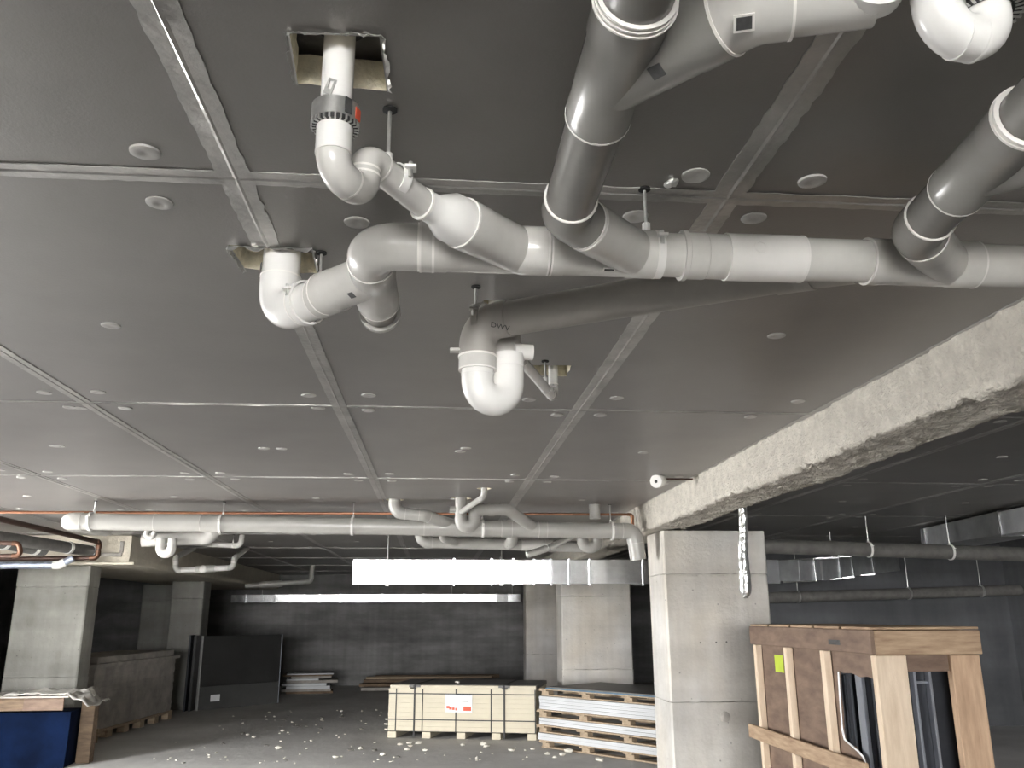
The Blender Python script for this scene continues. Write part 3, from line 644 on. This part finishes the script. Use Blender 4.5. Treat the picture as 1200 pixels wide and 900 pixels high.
for root in (far, run3, lc, lw, fl):           # the far pipes take greyer plastic colours
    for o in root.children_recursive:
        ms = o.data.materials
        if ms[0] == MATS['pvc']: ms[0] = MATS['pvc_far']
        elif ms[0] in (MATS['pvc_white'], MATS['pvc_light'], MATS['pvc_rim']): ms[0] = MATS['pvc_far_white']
# copper and lagged pipes
def simple_run(name, label, cat, pts, r, rb, m, em=None, seg=12, parts=('pipe', 'elbow')):
    t = thing(name, label, cat, pts[0]); run(t, pts, r, rb, m, em, socket=1.2, seg=seg, rims=False, names=parts, grow=1.18); return t
simple_run('copper_pipe', 'long straight copper pipe along the ceiling above the far drain pipe', 'pipe', [(-6.2, 8.52, 2.665), (1.945, 8.47, 2.675), (1.945, 8.47, 2.36)], 0.013, 0.03, 'copper')
simple_run('copper_pipe', 'short second copper pipe turning down beside the sprayed beam', 'pipe', [(0.9, 8.60, 2.69), (1.985, 8.60, 2.69), (1.985, 8.60, 2.42)], 0.013, 0.03, 'copper')
simple_run('copper_pipe', 'dark brown copper pipe sloping in from the left and turning back', 'pipe', [(-4.50, 8.75, 2.69), (-4.27, 11.4, 2.625), (-4.27, 11.4, 2.43), (-6.2, 11.45, 2.40)], 0.030, 0.05, 'copper_dark', 'copper_joint')
simple_run('copper_pipe', 'short copper pipe with elbow at the left edge below the sloping one', 'pipe', [(-5.3, 9.45, 2.475), (-4.42, 9.6, 2.462), (-4.37, 9.6, 2.335), (-6.2, 9.6, 2.30)], 0.024, 0.045, 'copper_dark', 'copper_joint')
simple_run('lagged_pipe', 'silver blue lagged pipe with white elbow across the top of the left pillar', 'pipe', [(-6.2, 11.3, 2.32), (-4.68, 11.3, 2.335), (-4.53, 11.32, 2.42)], 0.045, 0.06, 'lagging', 'pvc_white', 14)
# strapped ducts at the left edge, in front of the beam end
ld = thing('lagged_duct', 'grey lagged round pipe held by white straps at the left edge', 'duct', (-4.9, 10.9, 2.52))
sweep('pipe', [(-5.5, 9.0, 2.66), (-4.85, 11.2, 2.52)], 0.085, 'lagging_dark', ld, 18)
l2 = thing('lagged_duct', 'dark lagged pipe along the inner side of the left beam end', 'duct', (-4.6, 10.5, 2.58))
sweep('pipe', [(-5.15, 9.2, 2.60), (-4.47, 11.85, 2.535)], 0.07, 'lagging_dark', l2, 18)
for t in (0.8, 0.97): ring('strap', V(-5.15, 9.2, 2.60).lerp(V(-4.47, 11.85, 2.535), t), (.68, 2.65, -.065), 0.069, 0.078, 0.05, 'pvc_white', l2, 18)
for t in (0.45, 0.72, 0.93): ring('strap', V(-5.5, 9.0, 2.66).lerp(V(-4.85, 11.2, 2.52), t), (.65, 2.2, -.14), 0.084, 0.092, 0.05, 'pvc_white', ld, 18)

# ================================================================== DUCTS
def duct(name, label, pts, w, h, marks, m='galvanised', group=None, roll=0):
    """rectangular sheet duct along pts (top edge height in z); marks = distances of the flanges"""
    t = thing(name, label, 'duct', pts[0])
    for i in range(len(pts) - 1):
        a, b = V(pts[i]), V(pts[i + 1]); d = b - a; L = d.length
        yaw = math.atan2(d.y, d.x); pit = -math.asin(d.z / L)
        M4 = Matrix.Translation(a) @ Matrix.Rotation(yaw, 4, 'Z') @ Matrix.Rotation(pit, 4, 'Y') @ Matrix.Rotation(math.radians(roll), 4, 'X')
        ms = [0] + [q for q in marks[i] if 0.05 < q < L - .05] + [L]
        for k in range(len(ms) - 1):
            j = R.uniform(-.003, .003)
            M5 = M4 @ Matrix.Translation((ms[k], 0, 0)) @ Matrix.Rotation(R.uniform(-.012, .012), 4, 'Z') @ Matrix.Rotation(R.uniform(-.016, .016), 4, 'X') @ Matrix.Translation((-ms[k], 0, 0))
            box('duct_section', ms[k] + .003, ms[k + 1] - .003, -w / 2 + j, w / 2 + j, -h, 0, m, t, 0.004, M5)
            if k: box('duct_flange', ms[k] - .012, ms[k] + .012, -w / 2 - .016, w / 2 + .016, -h - .016, .016, 'galvanised', t, 0.002, M4)
    return t
duct('sheet_metal_duct', 'long bright galvanised rectangular duct hung before the near pillar', [(-0.945, 10.25, 2.335), (4.05, 10.25, 2.335)], 0.5, 0.275, [[1.15, 1.58, 1.83, 2.07, 2.27, 2.48, 2.72, 3.35, 3.9, 4.4]], roll=2.2)
sd_ = duct('sheet_metal_duct', 'short galvanised duct piece slanting away right of the near pillar', [(4.25, 10.38, 2.345), (4.62, 10.6, 2.36), (6.55, 12.3, 2.56)], 0.45, 0.25, [[0.3], [0.5, 0.9, 1.6]], 'galvanised_dull')
duct('sheet_metal_duct', 'dark rectangular duct at the right edge under the ceiling', [(6.35, 10.4, 2.735), (5.85, 7.3, 2.70)], 0.5, 0.23, [[0.16, 2.1]], 'galvanised_dull')
wd_ = duct('sheet_metal_duct', 'slim bright duct fixed high along the far back wall', [(-4.9, 21.8, 2.225), (2.1, 21.8, 2.225)], 0.35, 0.185, [[0.35, .75, 1.05, 1.4, 1.75, 2.1, 2.6, 3.6, 4.6, 5.6, 6.0, 6.4, 6.7]], roll=2.2)
for x in (-4.2, -1.9, 0.4, 1.9): tube('hanger_rod', (x, 21.8, CZ), (x, 21.8, 2.20), 0.006, 'zinc', wd_, 8)
tube('hanger_rod', (5.2, 11.05, CZ), (5.2, 11.05, 2.38), 0.006, 'zinc', sd_, 8)
# duct hangers: each duct hangs on thin rods
for x, lab in ((-0.55, 'thin rod holding the left end of the bright duct'), (0.75, 'thin rod holding the middle of the bright duct')):
    t = thing('duct_hanger', lab, 'hanger rod', (x, 9.98, CZ))
    tube('rod', (x, 9.985, CZ + .02), (x, 9.985, 2.04), 0.005, 'zinc', t, 8)
    box('bracket', x - .02, x + .02, 9.97, 10.1, 2.035, 2.05, 'zinc', t, 0)

# ================================================================== RIGHT SIDE BEHIND THE BEAM
rp = thing('drain_pipe', 'long dim grey pipe running right from behind the near pillar', 'pipe', (3.4, 9.2, 2.43))
tube('pipe', (2.6, 9.2, 2.452), (9.25, 9.2, 2.262), 0.079, 'lagging_dark', rp, 20)
for x in (3.4, 6.9): coupling(rp, (x, 9.2, 2.452 - (x - 2.6) * .0286), (1, 0, -.0286), 0.2, 0.079, 'lagging_dark', rim_m='lagging_dark', g=1.06)
for x, lab in ((4.76, 'thin hanger on the dim pipe right of the near pillar'), (5.7, 'thin hanger on the dim pipe below the dark duct')):
    hanger(lab, x, 9.2, (x, 9.2, 2.452 - (x - 2.6) * .0286), (1, 0, 0), 0.080, 'hangers on the dim right pipe')
lp = thing('drain_pipe', 'lower faint grey pipe along the dark wall behind the crate', 'pipe', (5.4, 13.3, 1.97))
tube('pipe', (5.0, 13.2, 1.95), (9.25, 13.2, 2.06), 0.085, 'lagging_dark', lp, 18)
for x in (5.6, 7.4, 8.6): ring('pipe_clip', (x, 13.2, 1.95 + (x - 5) * .026), (1, 0, 0), 0.084, 0.094, 0.03, 'zinc', lp, 18)
for x in (5.6, 7.4, 8.6): tube('clip_rod', (x, 13.2, 2.03), (x, 13.2, CZ - .02), 0.006, 'zinc', lp, 8)
# foil wrapped drop under the beam
fd = thing('foil_wrapped_pipe', 'crumpled silver foil wrapped pipe hanging straight down in front of the near pillar', 'pipe', (2.36, 6.56, 2.5))
pts = []; rad = []
for k in range(34):
    t = k / 33; pts.append(V(2.372 - .028 * t + .004 * math.sin(9 * t), 6.50, 2.50 - .66 * t)); rad.append((0.031 + 0.012 * t) * (1 + R.uniform(-.05, .05) * (0.3 + t)))
rad[-1] *= .6; rad[-2] *= .9
o = sweep('foil_wrap', pts, rad, 'crumpled_foil', fd, 14)
for v in o.data.vertices: v.co += V(R.uniform(-.0022, .0022), R.uniform(-.0022, .0022), R.uniform(-.004, .004))
for p in o.data.polygons: p.use_smooth = False
lathe('pipe_end', pts[-1] + V(0, 0, .02), (0, -.35, -1), [(0, 0.022), (0.035, 0.022), (0.035, 0.017), (0.02, 0.017)], 'zinc', fd, 14)
# white stub on the ceiling by the beam
st = thing('pipe_stub', 'short white capped pipe stub with dark eye on the ceiling beside the beam', 'pipe stub', (1.70, 6.52, 2.72))
lathe('stub_body', (1.775, 6.62, 2.735), (-.75, -.95, -.25), [(0, 0.036), (0.02, 0.05), (0.10, 0.056), (0.118, 0.05)], 'pvc_white', st, 20)
e = V(1.775, 6.62, 2.735) + V(-.75, -.95, -.25).normalized() * 0.116
lathe('stub_eye', e, (-.75, -.95, -.25), [(0, 0.014), (0.004, 0.013)], 'rubber_black', st, 12)
tube('copper_tail', (1.77, 6.60, 2.742), (2.02, 6.60, 2.742), 0.008, 'copper_dark', st, 8)

# ================================================================== GOODS ON THE FLOOR
def pallet(name, label, M4, L, D, h, m='pallet_wood', group=None):
    """wooden pallet along local x, front at local y = 0"""
    t = thing(name, label, 'pallet', M4.translation, group)
    bt = h * .17
    for k in range(3):
        y = (0.05, D / 2 - .05, D - .15)[k]
        box('bottom_board', 0, L, y, y + .1, 0, bt, m, t, 0.002, M4)
        for q in range(4):
            x = (L - .14) * q / 3
            j = R.uniform(0, .02)
            box('block', x + j, x + .13 + j, y - .0, y + .1, bt, h - 2 * bt, m, t, 0.002, M4)
    for q in range(4):
        x = (L - .14) * q / 3; box('stringer', x, x + .14, 0, D, h - 2 * bt, h - bt, m, t, 0.002, M4)
    for q in range(7):
        y = (D - .1) * q / 6; box('deck_board', R.uniform(0, .02), L - R.uniform(0, .02), y, y + .1, h - bt, h, m, t, 0.002, M4)
    return t
# cream strapped pack
M4 = xform(-0.66, 13.42, 0, -15.0); LP = 2.19; DP = 1.15
pk = thing('strapped_board_pack', 'cream wrapped and black strapped pack of insulation boards on short feet', 'board pack', M4.translation)
for q in range(5):
    x = (LP - .13) * q / 4
    box('foot_block', x, x + .13, 0.0, DP, 0.0, 0.085, 'cream_board', pk, 0.004, M4)
box('base_sheet', 0.02, LP - .02, 0.02, DP - .02, 0.085, 0.095, 'black_void', pk, 0, M4)
zz = 0.095
for q in range(9):
    hgt = 0.064
    box('insulation_board', R.uniform(0, .006), LP - R.uniform(0, .006), R.uniform(0, .004), DP, zz, zz + hgt, 'cream_board', pk, 0.001, M4); zz += hgt + 0.0004
for x0, x1 in ((0.02, 0.33), (0.42, 1.70), (1.78, LP)): box('top_batten', x0, x1, 0, 0.12, zz, zz + 0.05, 'cream_board', pk, 0.003, M4)
box('top_cover', 0.0, LP, 0.10, DP, zz + .001, zz + 0.055, 'grey_cover', pk, 0.004, M4)
top = zz + .06
for x in (0.11, 0.51, 1.01, 1.53, LP - .02): box('strap', x, x + .014, -0.006, 0.0, 0.09, zz, 'strap', pk, 0, M4)
for x in (0.385, 1.72):
    box('wide_strap', x, x + .022, -0.010, 0.0, 0.02, top + .004, 'strap', pk, 0, M4); box('wide_strap', x, x + .022, -0.010, DP, top - .002, top + .004, 'strap', pk, 0, M4)
    for s in (-.075, .03): box('edge_protector', x + s, x + s + .065, -.008, .1, zz + .02, zz + .054, 'grey_cover', pk, 0, M4)
for z in (0.245, 0.60): box('cross_strap', 0.0, LP, -0.008, -0.001, z, z + .014, 'strap', pk, 0, M4)
lb = box('label_sheet', 0.86, 1.26, -0.0095, -0.007, 0.36, 0.60, 'label_white', pk, 0, M4)
box('red_print', 1.13, 1.245, -0.0105, -0.0095, 0.38, 0.44, 'label_red', lb, 0, M4)
for x0, x1, z in ((0.88, 0.925, .41), (0.92, 0.96, .395), (0.965, 1.0, .39), (1.01, 1.035, .385)): box('red_print', x0, x1, -0.0105, -0.0095, z, z + .035, 'label_red', lb, 0, M4)
box('blue_print', 1.02, 1.25, -0.0105, -0.0095, 0.588, 0.60, 'blue_sheet', lb, 0, M4); box('dark_print', 1.11, 1.20, -0.0105, -0.0095, .505, .515, 'label_dark', lb, 0, M4)
# stack of pallets and white boards, angled
A0 = V(1.40, 12.18, 0); dirv = V(1.22, -1.53, 0).normalized(); ang = math.degrees(math.atan2(dirv.y, dirv.x))
z = 0.001
lev = [('p', .105), ('b', .085), ('p', .105), ('b', .085), ('p', .105), ('b', .165), ('p', .095), ('t', .03)]
names_p = ['bottom wooden pallet of the angled stack of white boards', 'second wooden pallet up in the angled stack of white boards', 'third wooden pallet up in the angled stack of white boards', 'top wooden pallet of the angled stack, under the blue edged sheet']
names_b = ['lowest thin layer of white boards in the angled pallet stack', 'middle thin layer of white boards in the angled pallet stack', 'thickest upper layer of white boards in the angled pallet stack']
ip = ib = 0
for k, h in lev:
    M4 = xform(A0.x + R.uniform(-.02, .02), A0.y, z, ang)
    if k == 'p': pallet('wooden_pallet', names_p[ip], M4, 2.3, 1.1, h, group='pallets in the angled stack'); ip += 1
    elif k == 'b':
        t = thing('white_board_pile', names_b[ib], 'boards', M4.translation, 'white board layers in the angled stack'); ib += 1
        n = max(2, round(h / .042)); 
        for q in range(n): box('white_board', R.uniform(0, .012), 2.3 - R.uniform(0, .012), R.uniform(0, .006), 1.1, q * h / n, (q + 1) * h / n - .001, 'white_board', t, 0.002, M4)
    else:
        t = thing('cover_sheet', 'dark sheet with pale blue edge topping the angled pallet stack', 'sheet', M4.translation)
        box('blue_sheet', 0.15, 2.32, 0.0, 1.12, 0, h * .5, 'blue_sheet', t, 0.002, M4); box('dark_sheet', 0.17, 2.3, 0.01, 1.1, h * .5, h, 'grey_cover', t, 0.002, M4)
    z += h + .0005
# fibre board stack on a pallet, seen along its side
gs = thing('fibre_board_stack', 'tall stack of grey brown fibre boards on a pallet behind the left pillar', 'board stack', (-5.2, 14.8, 0))
M4 = xform(-4.84, 13.35, 0, 84.5)      # local x runs away from the viewer, local y to the left
zz = .14
nb = 22
for q in range(nb):
    h = (0.86) / nb
    box('fibre_board', R.uniform(-.008, .01), 2.95 + R.uniform(-.015, .015), R.uniform(0, .012), 1.05, zz, zz + h - .0015, 'fibre_board', gs, 0, M4); zz += h
box('fibre_board', -.02, 3.08, -.03, 1.07, zz, zz + .05, 'fibre_board', gs, .004, M4); zz += .052
box('fibre_board', .1, 2.9, .02, 1.0, zz, zz + .09, 'fibre_board', gs, .004, M4)
pl = thing('wooden_pallet', 'low wooden pallet with block feet under the fibre board stack', 'pallet', (-5.2, 14.8, 0))
for q in range(6):
    x = q * .56; 
    for yy in (0.0, 0.9): box('block', x, x + .16, yy - .02, yy + .1, 0.001, .10, 'pallet_wood', pl, .003, M4)
for yy in (-.02, .45, .93): box('runner', -.02, 2.98, yy, yy + .1, .10, .138, 'pallet_wood', pl, .003, M4)
of = thing('timber_offcut', 'pale timber offcuts on the near end of the left pallet', 'offcut', (-4.75, 13.4, .1))
box('offcut', -.04, .18, -.16, -.03, .085, .125, 'pallet_wood', of, .003, M4); box('offcut', .0, .12, -.14, -.04, .127, .175, 'pallet_wood', of, .003, M4)
box('brace', -.02, .02, -.14, -.06, .001, .085, 'pallet_wood', of, .002, M4)
# dark glass panel
dpn = thing('dark_glass_panel', 'big dark glossy panel standing upright with pale left edge and white sticker', 'panel', (-3.8, 18.2, 0))
a0 = V(-4.44, 17.55, 0); dv = V(1.27, 1.30, 0); M4 = xform(a0.x, a0.y, 0.002, math.degrees(math.atan2(dv.y, dv.x)))
LL = dv.length
box('glass_sheet', 0.02, LL, 0, 0.06, 0.42, 1.345, 'dark_glass', dpn, .003, M4)
box('lower_sheet', 0.02, LL, -.002, 0.06, 0.0, 0.418, 'dark_panel_low', dpn, .003, M4)
box('edge_strip', 0.0, 0.02, -.006, 0.064, 0.0, 1.35, 'aluminium', dpn, .002, M4); box('edge_strip', LL, LL + .015, -.006, 0.064, 0.0, 1.35, 'steel_grey', dpn, .002, M4)
box('sticker', 0.27, 0.47, -.006, 0, 0.14, 0.26, 'label_white', dpn, 0, M4)
sp = thing('dark_side_panel', 'narrow black panel edge leaning just left of the dark glossy panel', 'panel', (-4.6, 17.6, 0))
box('panel_sheet', 0, .05, 0.0, 0.3, 0.002, 1.36, 'dark_glass', sp, .004, xform(-4.57, 17.42, 0, 0)); box('panel_sheet', 0, .04, 0.0, 0.3, 0.002, 1.37, 'black_metal', sp, .004, xform(-4.65, 17.38, 0, 0))
# low piles in front of the back wall
def pile(name, label, cat, x, y, deg, specs, m, pn):
    t = thing(name, label, cat, (x, y, 0)); M4 = xform(x, y, 0.001, deg)
    for (x0, x1, y0, y1, z0, z1, mm) in specs: box(pn, x0, x1, y0, y1, z0, z1, mm or m, t, .004, M4)
pile('board_offcut_pile', 'low pile of pale and grey boards right of the dark panel', 'board pile', -3.35, 20.9, 6, [(0, 1.05, 0, .6, 0, .05, 'old_wood'), (-.1, 1.0, .0, .6, .05, .10, 'fibre_board'), (0, .98, -.02, .6, .102, .17, 'white_board'), (-.1, .9, -.02, .6, .172, .23, 'white_board'),
     (.0, 1.15, .02, .6, .232, .29, 'fibre_board'), (0, .72, -.01, .6, .292, .33, 'white_board'), (.1, 1.0, .02, .6, .332, .38, 'fibre_board'), (-.1, 1.02, -.02, .6, .382, .41, 'old_wood'), (0, 1.05, 0, .6, .412, .44, 'white_board')], 'fibre_board', 'board')
pile('plank_pile', 'low pile of old brown planks left behind the cream pack', 'plank pile', -1.72, 21.6, -1, [(0, 2.3, 0, .18, 0, .07, 'fibre_board'), (0.05, 2.5, .2, .4, 0, .07, None), (-.05, 2.2, 0.02, .2, .09, .16, None), (0.0, 2.7, .21, .42, .09, .16, None), (.05, 2.4, .05, .22, .18, .25, None), (0.1, 3.1, .1, .3, .252, .30, 'pallet_wood'), (.3, 3.3, .3, .5, .252, .32, None)], 'old_wood', 'plank')
# blue tarp crate
bc = thing('tarp_covered_crate', 'timber topped crate wrapped in dark blue tarpaulin at the lower left corner', 'crate', (-5.2, 11.6, 0))
vs, fs = [], []
nx, nz = 26, 10
cor = [V(-6.1, 11.15), V(-4.30, 11.22), V(-4.36, 11.70), V(-6.1, 11.70)]
loop = []
for i in range(4):
    a, b = cor[i], cor[(i + 1) % 4]
    for k in range(nx): loop.append(a.lerp(b, k / nx))
for j in range(nz + 1):
    z = 0.002 + 0.62 * j / nz
    for i, p in enumerate(loop):
        q = noise.noise(V(p.x * 3, p.y * 3, z * 1.2)) * .03 + .015 * math.sin(p.x * 14)
        c = V(-5.35, 11.42); d = (V(p.x, p.y) - c).normalized(); vs.append((p.x + d.x * q, p.y + d.y * q, z))
nl = len(loop)
for j in range(nz):
    for i in range(nl): fs.append((j * nl + i, j * nl + (i + 1) % nl, (j + 1) * nl + (i + 1) % nl, (j + 1) * nl + i))
fs.append(tuple(range(nl))); fs.append(tuple(range(nz * nl, (nz + 1) * nl)))
obj('tarpaulin', vs, fs, 'blue_tarp', bc, angle=60)
box('rim_board', -6.1, -4.36, 11.13, 11.17, .645, .79, 'old_wood', bc, .003); box('rim_board', -4.80, -4.345, 11.11, 11.128, .648, .785, 'plywood', bc, .003)
box('top_sheet', -6.1, -4.28, 11.05, 11.72, .792, .812, 'fibre_board', bc, .003); box('corner_post', -4.30, -4.14, 11.55, 11.70, .002, .75, 'old_wood', bc, .004)
ps = thing('plastic_sheet', 'crumpled pale plastic sheet lying over the corner of the tarp crate', 'plastic sheet', (-4.4, 11.4, .82))
vs, fs = [], []; n = 22; m_ = 10
for i in range(n + 1):
    for j in range(m_ + 1):
        x = -5.0 + 1.05 * i / n; y = 11.02 + .72 * j / m_
        over = max(0, x + 4.27)
        zt = .826 + abs(noise.noise(V(x * 6, y * 7, 2))) * .07 - over * .42 + (.02 * math.sin(x * 21 + y * 5) if over else 0)
        vs.append((x - over * .25, y + noise.noise(V(x * 4, 5, y)) * .05, zt))
for i in range(n):
    for j in range(m_): fs.append((i * (m_ + 1) + j, (i + 1) * (m_ + 1) + j, (i + 1) * (m_ + 1) + j + 1, i * (m_ + 1) + j + 1))
o = obj('sheet', vs, fs, 'plastic_sheet', ps, angle=25); md = o.modifiers.new('thickness', 'SOLIDIFY'); md.thickness = 0.004

# ================================================================== WOODEN CRATE
cr = thing('wooden_crate', 'tall open pine crate with torn plywood sides right of the near pillar', 'crate', (2.86, 6.0, 0))
X0, X1, Y0, Y1, HT = 2.545, 3.185, 5.0, 6.93, 1.615
box('front_rail', X0, X1 + .01, Y0 - .03, Y0, HT - .143, HT - .008, 'pine_side', cr, .004)
box('side_rail', X0 - .028, X0, Y0 - .03, Y1 + .02, HT - .14, HT - .004, 'plywood', cr, .004)
for x0, x1, pm in ((X0, X0 + .19, 'pine'), (X1 - .18, X1, 'pine_brown')): box('corner_post', x0, x1, Y0 - .012, Y0 + .045, 0.002, HT - .146, pm, cr, .005)
box('header_sheet', X0 + .19, X1 - .18, Y0 + .02, Y0 + .032, HT - .24, HT - .03, 'plywood', cr, .001)
for i, (y, w) in enumerate(((6.77, .055), (6.17, .055), (5.56, .06))):
    box('batten', X0 - .05, X0 - .002, y, y + w, 0.002, HT - .142, 'pine', cr, .003)
box('mid_rail', X0 - .075, X0 - .051, 5.10, 7.0, .775, .875, 'pine_side', cr, .004)
for q in range(5):
    y = Y0 - .02 + q * .40; box('top_slat', X0 - .02, X1 + .01, y, y + .36, HT - .003, HT + .012, 'pine_side', cr, .003)
box('base_frame', X0, X1, Y0, Y1, 0.002, .12, 'pallet_wood', cr, .004)
for x in (X0 + .01, X1 - .06): box('rear_post', x, x + .05, Y1 - .05, Y1, .12, HT - .01, 'pine', cr, .003)
box('far_rail', X1 - .02, X1, Y0 + .05, Y1 - .05, HT - .14, HT - .01, 'pine_side', cr, .003)
# torn plywood side (outline with the torn opening between the last batten and the corner)
yz = [(Y1, .12), (Y1, HT - .01), (Y0 + .03, HT - .01), (Y0 + .03, 1.335), (5.10, 1.345), (5.2, 1.335), (5.3, 1.352), (5.42, 1.345), (5.47, 1.36), (5.475, 1.30), (5.49, 1.2), (5.482, 1.1), (5.50, 1.0), (5.485, .95), (5.44, .935), (5.40, .91), (5.36, .93), (5.32, .905), (5.26, .88), (5.22, .80), (5.16, .74), (5.10, .66), (5.05, .5), (Y0 + .03, .45), (Y0 + .03, .12)]
bm = bmesh.new(); f = bm.faces.new([bm.verts.new((X0 + .001, y, z)) for y, z in yz])
r_ = bmesh.ops.extrude_face_region(bm, geom=[f])
for v in [e for e in r_['geom'] if isinstance(e, bmesh.types.BMVert)]: v.co.x += .009
bmesh.ops.triangulate(bm, faces=bm.faces[:]); bmesh.ops.recalc_face_normals(bm, faces=bm.faces[:])
me = bpy.data.meshes.new('side_sheet'); bm.to_mesh(me); bm.free(); me.materials.append(MATS['plywood']); link('side_sheet', me, cr)
# pale splintered edge of the tear
ed = [(5.478, 1.35), (5.492, 1.2), (5.502, 1.0), (5.487, .952), (5.44, .938), (5.32, .907), (5.26, .882), (5.22, .80), (5.16, .74)]
sweep('torn_edge', [V(X0 - .001, y, z) for y, z in ed], .006, 'label_white', cr, 6)
box('green_sticker', X0 - .004, X0 + .001, 6.36, 6.52, 1.29, 1.41, 'sticker_green', cr, 0)
box('stamp', X0 - .0292, X0 - .028, 5.36, 5.52, 1.515, 1.545, 'label_dark', cr, 0)
# dark frames inside
for i, (y0, lab) in enumerate(((5.16, 'black metal frame standing inside the wooden crate, nearest the open front'), (5.55, 'black metal frame standing inside the wooden crate, behind the first'))):
    t = thing('metal_frame', lab, 'metal frame', (2.85, y0, .12), 'black frames inside the crate')
    box('panel', X0 + .06, X1 - .09, y0, y0 + .03, .125, 1.38 - i * .05, 'black_metal', t, .003)
    for x in ((2.83, 2.925) if i == 0 else (2.62, 2.75)): box('upright', x, x + .018, y0 - .05, y0 - .001, .125, 1.40 - i * .05, 'steel_grey', t, .003)
    if i == 0: box('cross_piece', 2.848, 2.925, y0 - .03, y0 - .001, 1.30, 1.315, 'steel_grey', t, .002)
t = thing('metal_frame', 'dark grey steel section seen through the torn side of the crate', 'metal frame', (2.62, 5.3, .12))
box('upright', 2.575, 2.60, 5.25, 5.33, .125, 1.46, 'steel_grey', t, .003)

# ================================================================== CRUMBS ON THE FLOOR
def crumb_mesh(seed, m):
    rr = random.Random(seed); bm = bmesh.new(); bmesh.ops.create_icosphere(bm, subdivisions=1, radius=1)
    for v in bm.verts: v.co *= rr.uniform(.6, 1.15); v.co.z = max(-.35, v.co.z * .62)
    me = bpy.data.meshes.new('crumb'); bm.to_mesh(me); bm.free(); me.materials.append(MATS[m]); return me
cm = [crumb_mesh(s, 'foam') for s in range(5)]; gm = [crumb_mesh(20 + s, 'grit') for s in range(3)]
spots = [(-2.05, 12.45, .06), (-.45, 12.62, .05), (-.32, 12.75, .05), (-.20, 12.7, .055), (-.3, 12.45, .045), (-.33, 12.15, .05), (.68, 12.45, .07), (.72, 12.28, .06), (-.95, 12.3, .055), (1.02, 11.9, .06),
         (1.3, 12.0, .04), (.4, 12.5, .04), (-.62, 11.75, .06), (1.45, 11.55, .055), (1.62, 11.45, .06), (1.75, 11.7, .075), (1.5, 11.3, .04), (2.0, 11.0, .07), (-.1, 12.05, .04), (-1.2, 11.6, .05), (-.75, 14.9, .05), (-.78, 15.6, .045), (-.72, 14.3, .04), (-1.7, 17.0, .05), (-2.6, 13.6, .05), (-2.75, 13.9, .04), (-2.3, 14.3, .04)]
for i in range(130):
    y = 11.2 + 6.5 * R.random() ** 1.8; x = -3.6 + 5.0 * R.random()
    if y > 12.3 and x > -.8 or x < -3.9: continue
    if y < 12.9 and x > 1.35: continue
    spots.append((x, y, R.uniform(.010, .026)))
for i, (x, y, s) in enumerate(spots):
    o = bpy.data.objects.new('foam_crumb', cm[i % 5]); COL.objects.link(o); o.location = (x, y, s * .33); o.scale = (s, s * R.uniform(.6, 1), s * .8); o.rotation_euler = (0, 0, R.uniform(0, 6))
    tag(o, 'small pale broken foam crumb lying on the dusty concrete floor', 'crumb', 'pale foam crumbs on the floor')
for i in range(34):
    y = 11.4 + 5 * R.random(); x = -3.3 + 4.2 * R.random()
    if y > 12.2 and x > -.9: continue
    s = R.uniform(.02, .045)
    o = bpy.data.objects.new('dirt_lump', gm[i % 3]); COL.objects.link(o); o.location = (x, y, s * .3); o.scale = (s * 1.4, s, s * .6); o.rotation_euler = (0, 0, R.uniform(0, 6))
    tag(o, 'small dark dirt lump lying on the dusty concrete floor', 'dirt lump', 'dark dirt lumps on the floor')
c = bpy.data.objects.new('foam_crumb', cm[2]); COL.objects.link(c); c.location = (0.34, 13.35, 0.759); c.scale = (.045, .04, .04)
tag(c, 'pale foam crumb sitting on top of the cream strapped pack', 'crumb')
